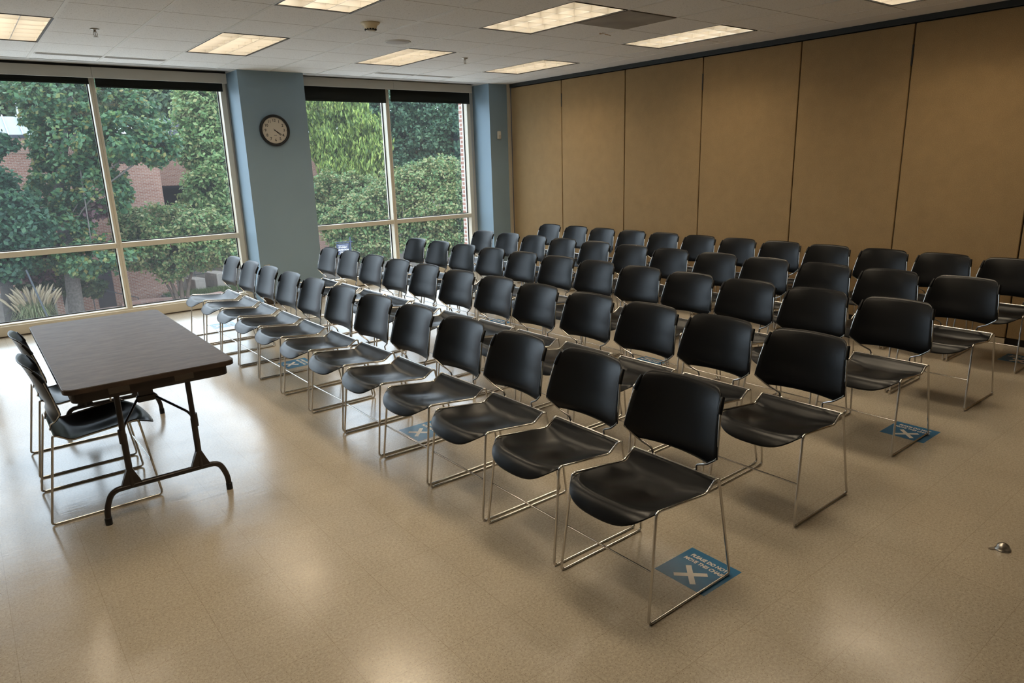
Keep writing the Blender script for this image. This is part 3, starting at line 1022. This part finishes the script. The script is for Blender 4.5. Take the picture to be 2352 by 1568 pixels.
for i, (x, y, w) in enumerate(signs):
    o = s0 if i == 0 else copy_tree(s0)
    o.location = (x, y, 0)
    o.rotation_euler = (0, 0, R(-.8 if i == 0 else random.uniform(-1, 1)))
    tag(o, 'square blue floor sign with white cross, ' + w, 'floor sign', 'blue keep-distance floor signs')

t = thing('door_stop', 'small metal dome door stop on the bare floor at right', 'door stop', (-3.713, -8.008, 0), R(130))
MB().lathe([(.030, 0), (.030, .004), (.026, .006), (.0255, .012), (.022, .022), (.014, .029), (.004, .031)], n=28).build('dome', M['steel'], t)
MB().prism([(.018, -.010), (.052, -.006), (.056, 0), (.052, .006), (.018, .010)], 0, .004).build('tongue', M['steel'], t)

CROWNS = {
 'OAK': [(-2.55,24.19,4.60,1.96,1.28), (-2.87,23.87,2.87,1.45,1.45), (-1.28,22.00,2.98,1.76,0.92), (-0.55,21.32,2.68,0.92,0.70), (-3.64,23.94,1.24,1.06,1.06), (-3.37,25.25,3.85,0.87,1.04), (-2.48,23.07,1.36,0.94,1.06), (-1.81,22.47,1.17,0.43,0.99), (-3.64,23.47,-0.17,1.02,0.72), (-3.08,21.97,-1.38,1.50,0.70), (-4.30,23.53,-1.55,1.19,0.51), (-0.58,23.16,4.16,0.87,0.69), (-4.15,27.00,5.29,1.24,0.85)],
 'DARK': [(-6.00,22.55,1.36,1.00,0.77), (-5.53,21.83,0.29,1.05,1.00), (-5.99,21.70,-1.20,0.93,0.54), (-5.08,21.31,-0.18,0.70,0.77), (-6.48,23.14,-0.01,0.95,1.26), (-5.55,24.02,2.90,0.72,0.48)],
 'PURP': [(-5.18,25.14,-1.17,1.04,0.52), (-4.53,24.57,-1.36,0.87,0.38), (-4.62,24.47,-1.87,1.04,0.45), (-3.89,24.11,-1.21,0.78,0.35), (-2.47,23.25,0.35,0.48,0.31)],
 'SHRUB': [(-5.13,25.85,-2.48,1.08,0.36), (-3.99,24.97,-2.44,1.08,0.45), (-3.36,24.35,-2.81,0.90,0.45)],
 'CRA': [(0.37,24.17,-0.42,1.42,0.79), (-0.66,24.87,-0.75,1.14,0.85), (1.35,23.29,-0.73,1.23,0.79), (0.28,23.95,-1.34,1.61,0.85), (-0.99,24.81,-1.75,1.04,0.66), (1.42,22.96,-1.57,1.04,0.76), (0.11,23.78,-2.25,0.85,0.57), (2.07,22.42,-1.68,0.66,0.76), (-1.01,25.31,-0.27,0.76,0.66), (1.14,23.61,-2.26,0.54,0.35)],
 'ELM': [(4.22,30.74,4.71,1.41,1.59), (4.45,29.86,2.60,1.14,1.70), (3.50,30.73,2.97,0.91,1.25), (3.58,29.24,0.65,1.34,1.30), (5.12,30.05,4.79,0.91,1.82), (3.90,28.62,-0.45,0.67,1.23), (3.87,31.91,5.45,0.69,0.88)],
 'FAR1': [(7.95,63.16,8.20,2.74,2.35), (9.61,61.52,7.19,2.35,2.35), (6.05,64.56,7.89,2.35,1.96), (11.44,61.98,8.96,1.99,2.38)],
 'FAR2': [(1.92,73.68,9.70,3.75,2.08), (-1.40,76.21,9.42,2.91,2.50), (0.28,74.38,7.94,3.33,1.25), (-4.12,78.18,8.91,2.50,2.91)],
 'FAR3': [(5.83,75.84,9.63,2.65,2.65), (16.16,67.56,9.24,2.65,2.65), (18.11,65.79,8.52,2.65,3.09), (20.79,63.50,7.99,3.09,3.09)],
 'CYP': [(11.66,30.33,5.31,1.14,1.01), (12.44,29.34,4.17,1.26,1.14), (10.83,30.22,3.00,1.21,1.26), (12.54,28.73,2.57,1.06,1.01), (11.03,31.85,4.43,1.03,1.55), (11.14,28.86,1.63,1.50,0.60), (10.53,32.63,5.58,1.29,1.55), (13.44,28.96,3.43,0.56,1.15)],
 'G1': [(17.04,33.89,5.04,1.60,1.74), (17.25,33.08,3.06,1.31,1.60), (16.68,34.77,2.84,1.19,1.48), (16.71,32.95,1.38,1.74,1.16)],
 'G2': [(19.83,32.92,4.74,1.93,1.78), (18.60,31.99,3.01,1.60,1.45), (20.13,30.86,3.23,1.60,1.74), (21.55,31.73,5.25,1.78,1.78), (19.01,32.52,1.60,2.08,1.19)],
 'G3': [(23.18,31.48,4.41,2.12,2.42), (20.81,36.62,6.35,1.89,1.58), (19.42,40.55,6.95,2.30,1.31), (16.95,42.68,7.52,2.30,1.31), (19.18,39.84,4.24,2.62,2.30), (16.95,41.31,3.37,2.30,2.30), (18.65,39.31,1.38,2.62,1.80), (16.03,41.31,1.16,1.97,1.64), (22.33,37.00,3.16,2.95,2.62), (23.57,35.48,1.52,1.97,1.97)],
 'H1': [(9.13,26.76,0.42,1.35,1.05), (8.42,27.21,0.10,1.05,1.05), (10.13,25.96,0.38,1.28,0.98), (8.97,25.86,-0.69,1.61,0.92)],
 'H2': [(8.67,22.78,-0.77,1.33,1.18), (9.63,22.22,-0.18,1.07,1.18), (8.00,23.01,-1.68,1.03,0.97), (8.86,22.21,-2.03,1.29,0.82), (7.34,22.99,-1.31,0.59,0.85)],
 'H3': [(12.16,21.30,1.09,1.35,0.98), (10.95,21.44,0.61,1.29,1.07), (12.95,20.56,0.74,1.20,1.20), (11.60,20.57,-0.46,1.82,1.29), (10.35,21.44,-0.83,1.07,1.18), (12.28,19.75,-1.32,1.18,1.29), (10.95,20.54,-2.11,1.50,0.75), (13.69,19.76,0.08,1.09,1.52), (10.41,22.60,0.84,0.65,0.54)],
}
# ------------------------------------------------------------------ outside
rng = np.random.default_rng(11)
def unit(a): return a / (np.linalg.norm(a, axis=-1, keepdims=True) + 1e-9)

def leaf_mesh(name, blobs, n, size, mat, parent, clump=.45, droop=0.0, per=46, shell=.55, long=1.5, flat=.5):
    """leaves gathered into sprays that fill a set of ellipsoids"""
    B = np.array(blobs, float)
    vol = (B[:, 3] ** 2 * B[:, 4]) ** (2 / 3)
    nc = max(1, n // per)
    which = rng.choice(len(B), nc, p=vol / vol.sum())
    d = unit(rng.normal(size=(nc, 3)))
    rad = rng.uniform(shell, 1.0, (nc, 1)) ** .7
    rr = B[which][:, [3, 3, 4]]
    cen = B[which][:, :3] + d * rad * rr
    outw = unit(d / rr)
    cr = clump * rng.uniform(.6, 1.35, (nc, 1))
    k = np.repeat(np.arange(nc), per)
    m = len(k)
    e = unit(rng.normal(size=(m, 3)))
    e[:, 2] = e[:, 2] * .75
    off = e * cr[k] * rng.uniform(.25, 1.0, (m, 1))
    if droop: off[:, 2] = off[:, 2] * 1.0 - droop * rng.uniform(0, 1, m) ** 2 * cr[k][:, 0]
    pos = cen[k] + off
    nrm = unit(outw[k] * .5 + np.array([0, 0, flat]) + rng.normal(size=(m, 3)) * .55)
    ax = unit(np.cross(nrm, rng.normal(size=(m, 3))))
    if droop: ax = unit(ax * .35 + np.array([0, 0, -1.0]) + rng.normal(size=(m, 3)) * .25)
    sd = unit(np.cross(nrm, ax))
    s = size * rng.uniform(.6, 1.3, (m, 1))
    L, Wd = s * long * .5, s * .5
    V = np.stack([pos - ax * L, pos + sd * Wd + nrm * s * .10, pos + ax * L, pos - sd * Wd + nrm * s * .10], 1).reshape(-1, 3)
    me = bpy.data.meshes.new(name)
    me.vertices.add(len(V)); me.vertices.foreach_set('co', V.astype(np.float32).ravel())
    me.loops.add(4 * m); me.loops.foreach_set('vertex_index', np.arange(4 * m, dtype=np.int32))
    me.polygons.add(m); me.polygons.foreach_set('loop_start', np.arange(0, 4 * m, 4, dtype=np.int32))
    me.polygons.foreach_set('loop_total', np.full(m, 4, np.int32))
    me.materials.append(mat)
    me.update(calc_edges=True)
    o = bpy.data.objects.new(name, me)
    COL.objects.link(o)
    o.parent = parent
    return o

def local(blobs, base):
    return [(b[0] - base[0], b[1] - base[1], b[2] - base[2], b[3], b[4]) for b in blobs]

def tree(name, label, cat, key, base, trunks, n, size, leaf, bark, group=None, limbs=8, **kw):
    t = thing(name, label, cat, base, group=group)
    blobs = local(CROWNS[key], base)
    leaf_mesh('foliage', blobs, n, size, leaf, t, **kw)
    tops = []
    for pts, r0, r1 in trunks:
        q = [(p[0] - base[0], p[1] - base[1], p[2] - base[2]) for p in pts]
        q = fillet(q, 1.2, 4)
        MB().tube(q, r0, n=14, rads=[lerp(r0, r1, (i / (len(q) - 1)) ** .8) for i in range(len(q))]).build('trunk', bark, t)
        tops.append((Vector(q[int(len(q) * .45)]), Vector(q[int(len(q) * .7)]), Vector(q[-1]), r1))
    if limbs:
        b = MB()
        for i, c in enumerate(sorted(blobs, key=lambda z: -z[3])[:limbs]):
            a, m_, z, r1 = tops[i % len(tops)]
            p0 = (a, m_, z)[i % 3]
            p1 = Vector(c[:3])
            mid = (p0 + p1) / 2 + Vector((0, 0, .12 * (p1 - p0).length))
            q = fillet([p0, mid, p1], 1.5, 5)
            b.tube(q, r1, n=7, rads=[lerp(r1 * .7, .02, i_ / (len(q) - 1)) for i_ in range(len(q))])
        b.build('branches', bark, t)
    return t

# ground
gr = MB().box(-60, 90, .70, 140, GZ - .3, GZ).build('ground', M['soil']); gr['kind'] = 'structure'
MB().prism([(-3.6, 14), (9, 14), (9, 22.5), (4.4, 24.2), (1.2, 25.3), (-1.6, 26.2), (-1.9, 28.2), (-3.0, 28.4), (-3.8, 25.6)], GZ, GZ + .02).build('brick_plaza', M['paver'])
bpy.data.objects['brick_plaza']['kind'] = 'structure'

MB().box(-40, 40, .72, 13.9, GZ, GZ + .03).build('concrete_walk', M['walk'])  # unseen pale slab, added to bounce daylight up onto the ceiling
bpy.data.objects['concrete_walk']['kind'] = 'structure'
# brick building across the plaza
t = thing('brick_building', 'red brick building with pale metal roof behind the oak, left window', 'building', (.915, 27.5, GZ))
bz = -GZ
MB().box(-14, 0, 0, 8.4, 0, 6.95).build('wall', M['brick'], t)
MB().box(-14.05, .05, -.05, 8.4, 7.03, 7.55).build('parapet', M['soldier'], t)
MB().box(-14.02, .02, -.03, 8.4, 6.93, 7.04).build('string_course', M['soldier'], t)
MB().box(-14.1, .10, -.10, 8.45, 7.55, 7.68).build('coping', M['roof_slate'], t)
rf = MB()
rf.add([(-13, 6.2, 7.85), (-3.3, 6.2, 7.85), (-3.3, 8.3, 8.95), (-13, 8.3, 8.95), (-13, 8.4, 7.6), (-3.3, 8.4, 7.6), (-13, 6.2, 7.6), (-3.3, 6.2, 7.6)],
       [(0, 1, 2, 3), (0, 6, 7, 1), (1, 7, 5, 2), (3, 2, 5, 4), (0, 3, 4, 6)])
r_ = rf.build('metal_roof', M['roof_metal'], t)
s_ = MB()
for k in range(17):
    x = -12.9 + k * .6
    s_.add([(x - .025, 6.18, 7.86), (x + .025, 6.18, 7.86), (x + .025, 8.3, 8.97), (x - .025, 8.3, 8.97), (x - .025, 6.18, 7.93), (x + .025, 6.18, 7.93), (x + .025, 8.3, 9.04), (x - .025, 8.3, 9.04)],
           [(4, 5, 6, 7), (0, 4, 7, 3), (1, 2, 6, 5), (0, 1, 5, 4)])
s_.build('standing_seam', M['white_paint'], r_)
MB().box(-4.5, -4.42, 7.5, 7.58, 8.4, 9.9).build('vent_pipe', M['white_paint'], t)
MB().box(0, 5.7, 8.5, 16, 5.22, 8.05).build('rear_wing', M['brick'], t)
MB().box(5.2, 5.7, 8.5, 16, 0, 5.25).build('rear_pier', M['brick'], t)
MB().box(0, 5.25, 15, 16, 0, 5.25).build('opening', M['void'], t)
MB().box(0, 5.25, 8.6, 15.9, 5.1, 5.22).build('opening_soffit', M['void'], t)
sr = MB()
sr.add([(2.1, 11.5, 8.05), (4.7, 11.5, 8.05), (4.7, 14.5, 9.35), (2.1, 14.5, 9.35), (2.1, 14.5, 8.05), (4.7, 14.5, 8.05)], [(0, 1, 2, 3), (0, 3, 4), (1, 5, 2), (3, 2, 5, 4)])
sr.build('slate_roof', M['roof_slate'], t)
lv = MB().box(3.35, 4.3, 11.2, 11.9, 8.1, 8.95)
lv.build('roof_louver', M['roof_slate'], t)
MB().box(2.9, 3.3, 11.1, 11.5, 8.05, 8.75, bev=.06).build('roof_hood', M['white_paint'], t)
MB().box(-3.4, -2.7, -.02, .3, 0, 2.05).build('doorway', M['void'], t)

t = thing('brick_building', 'low brick building corner with dark coping behind the shrubs, right window', 'building', (12.3, 34.0, GZ))
MB().box(-1.8, 0, 0, 7, 0, 6.95).build('wall', M['brick'], t)
MB().box(-1.85, .10, -.10, 7.1, 6.95, 7.40).build('parapet', M['soldier'], t)
MB().box(-1.88, .15, -.15, 7.1, 7.40, 7.52).build('coping', M['roof_slate'], t)

t = thing('brick_pier', 'brick corner pier of this building just outside the right window', 'pier', (-.12, .70, GZ))
MB().box(-.028, .9, 0, .45, 0, 7.6).build('shaft', M['brick_near'], t)

t = thing('picnic_pavilion', 'pavilion with a teal metal roof beside the left window jamb', 'pavilion', (9.6, 46.0, GZ))
MB().add([(-2.6, -2.2, 1.55), (2.6, -2.2, 1.55), (2.6, 2.2, 1.55), (-2.6, 2.2, 1.55), (-.7, 0, 2.55), (.7, 0, 2.55)], [(0, 1, 5, 4), (1, 2, 5), (2, 3, 4, 5), (3, 0, 4), (3, 2, 1, 0)]).build('roof', M['teal_roof'], t)
for sx in (-1, 1):
    for sy in (-1, 1):
        MB().box(sx * 2.3 - .06, sx * 2.3 + .06, sy * 1.9 - .06, sy * 1.9 + .06, 0, 1.56).build('post', M['rail'], t)

# trees
tree('oak_tree', 'large oak with grey trunk in front of the brick building', 'tree', 'OAK', (-3.9, 22.9, GZ),
     [([(-3.9, 22.9, GZ), (-3.76, 23.1, -1.57), (-3.7, 23.9, .91), (-3.1, 24.0, 2.8), (-2.6, 24.1, 4.6)], .29, .10),
      ([(-3.55, 23.95, 1.3), (-2.3, 22.9, 2.55), (-1.6, 22.0, 2.15), (-1.25, 21.6, 2.0)], .10, .045)], 40000, .132, M['leaf_oak'], M['bark'], limbs=11, clump=.34)
tree('maple_tree', 'dark green tree at the left edge of the left window', 'tree', 'DARK', (-6.0, 21.8, GZ),
     [([(-6.0, 21.8, GZ), (-5.95, 21.9, -1.5), (-5.8, 22.2, 1.0)], .26, .10)], 24000, .13, M['leaf_dark'], M['bark_dark'], limbs=6, clump=.42)
tree('purple_shrub', 'purple-leaved shrub low in the left window behind the oak trunk', 'shrub', 'PURP', (-4.4, 26.0, GZ),
     [([(-4.4, 26.0, GZ), (-4.4, 26.0, -2.2)], .10, .05), ([(-4.2, 25.9, GZ), (-3.5, 25.6, -1.8)], .08, .04)], 6500, .13, M['leaf_purple'], M['bark_dark'], limbs=4, clump=.35)
tree('undergrowth_shrub', 'low dark shrubs at the foot of the purple shrub', 'shrub', 'SHRUB', (-4.2, 25.2, GZ),
     [([(-4.2, 25.2, GZ), (-4.1, 25.1, -2.9)], .05, .03)], 3800, .14, M['leaf_low'], M['bark_dark'], limbs=2, clump=.3)
tree('crape_myrtle', 'rounded crape myrtle with forked trunks in the left window', 'tree', 'CRA', (.25, 23.9, GZ),
     [([(.15, 23.9, GZ), (-.05, 24.0, -2.9), (-.5, 24.5, -1.5)], .10, .04), ([(.25, 23.9, GZ), (.3, 23.9, -2.8), (.5, 24.0, -1.0)], .11, .04),
      ([(.35, 23.85, GZ), (.6, 23.7, -2.9), (1.3, 23.2, -1.3)], .09, .035), ([(.1, 24.0, GZ), (-.2, 24.1, -3.0), (-.9, 24.8, -1.9)], .07, .03)],
     30000, .10, M['leaf_crape'], M['bark_tan'], limbs=8, clump=.34, long=1.7)
tree('elm_tree', 'light green tree at the right side of the left window', 'tree', 'ELM', (4.6, 30.8, GZ),
     [([(4.6, 30.8, GZ), (4.6, 30.8, .5), (4.5, 31.5, 4.3)], .22, .08)], 36000, .135, M['leaf_elm'], M['bark'], limbs=7, clump=.5, long=1.8)
tree('woodland_tree', 'hazy green tree high behind the roof in the left window, right of the mullion', 'tree', 'FAR1', (8.6, 62.5, GZ),
     [([(8.6, 62.5, GZ), (8.6, 62.5, 7.0)], .35, .15)], 16000, .31, M['leaf_far'], M['bark_dark'], limbs=4, clump=.9, group='trees behind the roofs')
tree('woodland_tree', 'hazy green tree high behind the metal roof, left of the mullion', 'tree', 'FAR2', (-.8, 75.5, GZ),
     [([(-.8, 75.5, GZ), (-.8, 75.5, 8.5)], .35, .15)], 18000, .34, M['leaf_far'], M['bark_dark'], limbs=4, clump=1.0, group='trees behind the roofs')
tree('woodland_tree', 'most distant hazy trees closing the view between the roofs', 'tree', 'FAR3', (17.0, 67.0, GZ),
     [([(17.0, 67.0, GZ), (17.0, 67.0, 8.0)], .35, .15)], 16000, .34, M['leaf_far'], M['bark_dark'], limbs=4, clump=1.0, group='trees behind the roofs')
tree('bald_cypress', 'yellow-green feathery cypress in the left half of the right window', 'tree', 'CYP', (11.6, 29.6, GZ),
     [([(11.6, 29.6, GZ), (11.7, 29.6, 1.0), (12.0, 30.0, 6.4)], .22, .06)], 36000, .095, M['leaf_cyp'], M['bark'], limbs=8, clump=.46, droop=1.1, long=3.2, flat=0.0, per=90, shell=.3)
tree('woodland_tree', 'dark tree with a straight trunk behind the right window mullion', 'tree', 'G1', (17.3, 32.9, GZ),
     [([(17.3, 32.9, GZ), (17.8, 32.5, 2.0), (17.95, 33.4, 6.6)], .20, .12)], 22000, .17, M['leaf_wood'], M['bark_tan'], limbs=3, clump=.5, group='dark woods in the right window')
tree('woodland_tree', 'dark tree with forked pale limbs beside the brick pier', 'tree', 'G2', (19.6, 31.4, GZ),
     [([(19.6, 31.0, GZ), (19.65, 31.0, 2.3), (19.4, 31.4, 4.6)], .14, .06), ([(19.62, 30.95, 2.0), (20.2, 30.7, 3.2), (20.9, 30.9, 4.4)], .08, .04)], 28000, .17, M['leaf_wood'], M['bark'], limbs=4, clump=.5, group='dark woods in the right window')
tree('woodland_tree', 'deepest dark trees closing the top of the right window', 'tree', 'G3', (20.0, 37.5, GZ),
     [([(20.0, 37.5, GZ), (20.0, 37.5, 6.0)], .25, .12)], 30000, .23, M['leaf_wood'], M['bark_dark'], limbs=3, clump=.6, group='dark woods in the right window')
tree('flowering_shrub', 'pinkish green shrub under the brick building corner in the right window', 'shrub', 'H1', (9.2, 26.4, GZ),
     [([(9.2, 26.4, GZ), (9.2, 26.4, -.8)], .09, .04), ([(9.0, 26.3, GZ), (8.5, 26.9, -.6)], .07, .03)], 20000, .105, M['leaf_crape'], M['bark_tan'], limbs=4, clump=.36, long=1.7, group='big rounded shrubs in the right window')
tree('flowering_shrub', 'broad rounded green shrub behind the navy sign', 'shrub', 'H2', (8.6, 22.6, GZ),
     [([(8.6, 22.6, GZ), (8.6, 22.6, -1.6)], .09, .04), ([(8.8, 22.6, GZ), (9.4, 22.3, -.8)], .07, .03), ([(8.4, 22.6, GZ), (7.7, 22.9, -1.9)], .07, .03)], 30000, .10, M['leaf_crape'], M['bark_tan'], limbs=5, clump=.36, long=1.7, group='big rounded shrubs in the right window')
tree('flowering_shrub', 'largest rounded pink-tipped shrub beside the brick pier in the right window', 'shrub', 'H3', (11.7, 20.7, GZ),
     [([(11.7, 20.7, GZ), (11.7, 20.8, -1.6)], .10, .04), ([(11.9, 20.6, GZ), (12.8, 20.3, -1.0)], .08, .03), ([(11.5, 20.7, GZ), (10.6, 21.2, -1.2)], .08, .03)], 46000, .10, M['leaf_crape'], M['bark_tan'], limbs=7, clump=.36, long=1.7, group='big rounded shrubs in the right window')

# pampas grass
t = thing('pampas_grass', 'pampas grass clump with pale plumes low in the left window', 'grass clump', (-5.3, 21.3, GZ))
def blades(name, n, h0, h1, spread, w, mat, tipdroop):
    q = MB()
    for k in range(n):
        a = random.uniform(0, 2 * PI)
        r0 = random.uniform(0, .18); h = random.uniform(h0, h1); s = random.uniform(.25, 1) * spread
        d = Vector((math.cos(a), math.sin(a), 0)); nrm = Vector((-d.y, d.x, 0))
        P = [d * r0, d * (r0 + s * .25) + Vector((0, 0, h * .55)), d * (r0 + s * .6) + Vector((0, 0, h * .92)), d * (r0 + s) + Vector((0, 0, h * (1 - tipdroop * random.random())))]
        ws = [w, w * 1.0, w * .8, w * .12]
        vs = []
        for p, ww in zip(P, ws): vs += [p - nrm * ww, p + nrm * ww]
        q.add(vs, [(0, 1, 3, 2), (2, 3, 5, 4), (4, 5, 7, 6)])
    return q.build(name, mat, t)
blades('leaves', 900, .9, 1.75, .95, .012, M['pampas_leaf'], .45)
pq = MB()
for k in range(62):
    a = random.uniform(0, 2 * PI); s = random.uniform(.2, .95); h = random.uniform(1.55, 2.05) - .25 * s
    d = Vector((math.cos(a), math.sin(a), 0))
    b0 = d * s * .75 + Vector((0, 0, h - .15)); tp = d * (s + .12) + Vector((0, 0, h + .28))
    pq.tube([d * .1, d * s * .4 + Vector((0, 0, h * .6)), b0], .005, n=4)
    mid = (b0 + tp) / 2 + Vector((0, 0, .04))
    pq.tube([b0, b0.lerp(mid, .5), mid, mid.lerp(tp, .6), tp], .03, n=6, rads=[.008, .034, .038, .024, .004])
pq.build('plumes', M['plume'], t)

# smaller things outside
t = thing('metal_pole', 'slanting grey metal pole in front of the pampas grass', 'pole', (-4.85, 18.9, GZ))
MB().tube([(0, 0, 0), (-.51, 1.55, 2.84)], .030, n=10).build('shaft', M['pole'], t)
t = thing('brick_gatepost', 'short brick post with white stone cap left of the oak trunk', 'post', (-4.2, 25.0, GZ))
MB().box(-.11, .13, -.12, .12, 0, 1.42).build('shaft', M['brick'], t)
MB().box(-.15, .17, -.16, .16, 1.42, 1.54, bev=.02).build('cap', M['white_paint'], t)
t = thing('retaining_wall', 'weathered dark retaining wall behind the pampas grass', 'wall', (-5.4, 27.2, GZ))
MB().box(-4.0, 2.1, -.15, .15, 0, 1.22).build('face', M['stone'], t)
MB().box(-.6, .2, -.3, .3, 1.22, 1.32).build('brick_cap', M['soldier'], t)
t = thing('planter_ledge', 'curved brick planter ledge along the plaza under the crape myrtle', 'planter', (0, 25.4, GZ))
arc = [(-1.9 + .28 * k, -.05 + .30 * math.sin(k * .42) - .028 * k) for k in range(16)]
q = MB(); q2 = MB()
for (xa, ya), (xb, yb) in zip(arc[:-1], arc[1:]):
    for m_, z0, z1, o_ in ((q, 0, .34, 0), (q2, .34, .43, .05)):
        m_.add([(xa, ya - o_, z0), (xb, yb - o_, z0), (xb, yb + .32 + o_, z0), (xa, ya + .32 + o_, z0), (xa, ya - o_, z1), (xb, yb - o_, z1), (xb, yb + .32 + o_, z1), (xa, ya + .32 + o_, z1)],
               [(0, 1, 5, 4), (4, 5, 6, 7), (3, 7, 6, 2)])
q.build('wall', M['brick'], t); q2.build('coping', M['paver'], t)
gq = MB()
for k in range(5200):
    x = random.uniform(.2, 7.5); y = 25.95 + random.uniform(0, 1.35) - .08 * x; h = random.uniform(.08, .20)
    a = random.uniform(0, PI); dx, dy = math.cos(a) * .018, math.sin(a) * .018
    ox, oy = random.uniform(-.06, .06), random.uniform(-.06, .06)
    gq.add([(x - dx, y - dy, GZ + .28), (x + dx, y + dy, GZ + .28), (x + ox, y + oy, GZ + .30 + h)], [(0, 1, 2)])
o = gq.build('lawn', M['grass']); tag(o, 'strip of lawn behind the curved planter ledge', 'grass', kind='stuff')
MB().prism([(.1, 25.7), (7.6, 25.0), (7.6, 27.2), (.1, 27.3)], GZ, GZ + .29).build('lawn_bed', M['soil'])['kind'] = 'structure'
for x, y, w, d, h, l in ((2.25, 29.4, .55, 1.0, .62, 'grey stone block by the lawn, left one of two'), (3.35, 29.6, .62, 1.3, .78, 'grey stone block by the lawn, right one of two')):
    o = thing('stone_block', l, 'block', (x, y, GZ), R(12), 'stone blocks by the lawn')
    MB().box(-w / 2, w / 2, -d / 2, d / 2, 0, h, bev=.03).build('slab', M['concrete'], o)
t = thing('railing', 'dark metal railing behind the stone blocks', 'railing', (4.2, 31.2, GZ))
for k in range(6): MB().box(-2.5 + k - .02, -2.5 + k + .02, -.02, .02, 0, 1.6).build('post', M['rail'], t)
for z in (.55, 1.05, 1.55): MB().box(-2.5, 2.5, -.018, .018, z - .02, z + .02).build('rail', M['rail'], t)
t = thing('handrail', 'thin dark handrail on the plaza beside the oak trunk', 'railing', (-2.2, 26.9, GZ))
MB().tube(fillet([(-.55, 0, 0), (-.55, 0, .92), (-.3, 0, 1.0), (1.2, -.3, .42), (1.2, -.3, 0)], .08, 4), .020, n=8).build('tube', M['rail'], t)
t = thing('slatted_bench', 'pale slatted bench at the bottom left corner of the left window', 'bench', (-6.85, 19.6, GZ))
for k in range(5): MB().box(-.6, .55, -.32 + k * .11, -.24 + k * .11, .98 + .02 * k, 1.02 + .02 * k, bev=.006).build('slat', M['white_paint'], t)
for sx in (-.5, .45):
    MB().box(sx - .03, sx + .03, -.3, .2, .0, .98).build('leg', M['rail'], t)

t = thing('campus_sign', 'navy hanging sign in front of the shrubs, right window', 'sign', (9.9, 28.0, GZ))
t.location = (7.08, 20.9, GZ); t.rotation_euler = (0, 0, R(-22))
MB().box(-.030, .030, -.03, .03, 0, 2.85, bev=.008).build('post', M['sign_navy'], t)
MB().box(-.66, .10, -.015, .015, 2.62, 2.66).build('arm', M['sign_navy'], t)
pn = MB().box(-.64, -.05, -.018, .018, 2.06, 2.58, bev=.006).build('panel', M['sign_navy'], t)
for s, z, sz in (('STUDENT', 2.40, .105), ('RECREATION', 2.285, .095), ('CENTER', 2.17, .105)):
    o = text_mesh('lettering', s, sz, M['sign_white'], pn, bold=.002, depth=.002, xs=.86)
    o.rotation_euler = (PI / 2, 0, 0); o.location = (-.345, -.021, z)
lb = MB().box(-.58, -.11, -.0205, -.017, 2.490, 2.497)
lb.build('rule', M['sign_white'], pn)

# ------------------------------------------------------------------ light and camera
w = bpy.data.worlds.new('overcast_sky')
SC.world = w
w.use_nodes = True
nt = w.node_tree
bg = nt.nodes['Background']
tc = nt.nodes.new('ShaderNodeTexCoord')
sp = nt.nodes.new('ShaderNodeSeparateXYZ')
nt.links.new(tc.outputs['Generated'], sp.inputs[0])
cl = noise(nt, tc.outputs['Generated'], 2.5, 5)
sky = ramp(nt, sp.outputs[2], [(.0, (.74, .84, .96)), (.35, (.84, .92, 1.02)), (1.0, (.90, .96, 1.05))])
cv = ramp(nt, cl, [(.3, (.88, .90, .93)), (.7, (1.0, 1.0, 1.0))])
mu = nt.nodes.new('ShaderNodeMix'); mu.data_type = 'RGBA'; mu.blend_type = 'MULTIPLY'; mu.inputs[0].default_value = 1
nt.links.new(sky, mu.inputs[6]); nt.links.new(cv, mu.inputs[7])
nt.links.new(mu.outputs[2], bg.inputs['Color'])
bg.inputs['Strength'].default_value = 5.9

cam = bpy.data.cameras.new('camera')
co = bpy.data.objects.new('camera', cam)
COL.objects.link(co)
cam.sensor_fit = 'HORIZONTAL'
cam.sensor_width = 36
cam.lens = 36 * 1584.93 / 2352
cam.clip_start = .05; cam.clip_end = 400
yaw, pitch, roll = R(38.2508), R(14.5952), R(-1.7451)
d = Vector((math.sin(yaw) * math.cos(pitch), math.cos(yaw) * math.cos(pitch), -math.sin(pitch)))
r0 = Vector((math.cos(yaw), -math.sin(yaw), 0)); u0 = r0.cross(d)
rt = r0 * math.cos(roll) + u0 * math.sin(roll)
ut = -r0 * math.sin(roll) + u0 * math.cos(roll)
mt = Matrix((rt, ut, -d)).transposed().to_4x4()
mt.translation = (-7.001, -8.7906, 1.6882)
co.matrix_world = mt
SC.camera = co

vs_ = SC.view_settings
SC.display_settings.display_device = 'sRGB'
vs_.view_transform = 'Standard'
vs_.look = 'None'
vs_.gamma = 1
vs_.use_curve_mapping = False
vs_.exposure = 0.0
cy = SC.cycles
cy.max_bounces = 7; cy.diffuse_bounces = 4; cy.glossy_bounces = 3; cy.transmission_bounces = 4; cy.transparent_max_bounces = 16
cy.sample_clamp_indirect = 6
cy.use_adaptive_sampling = True
cy.adaptive_threshold = .045
cy.use_denoising = True
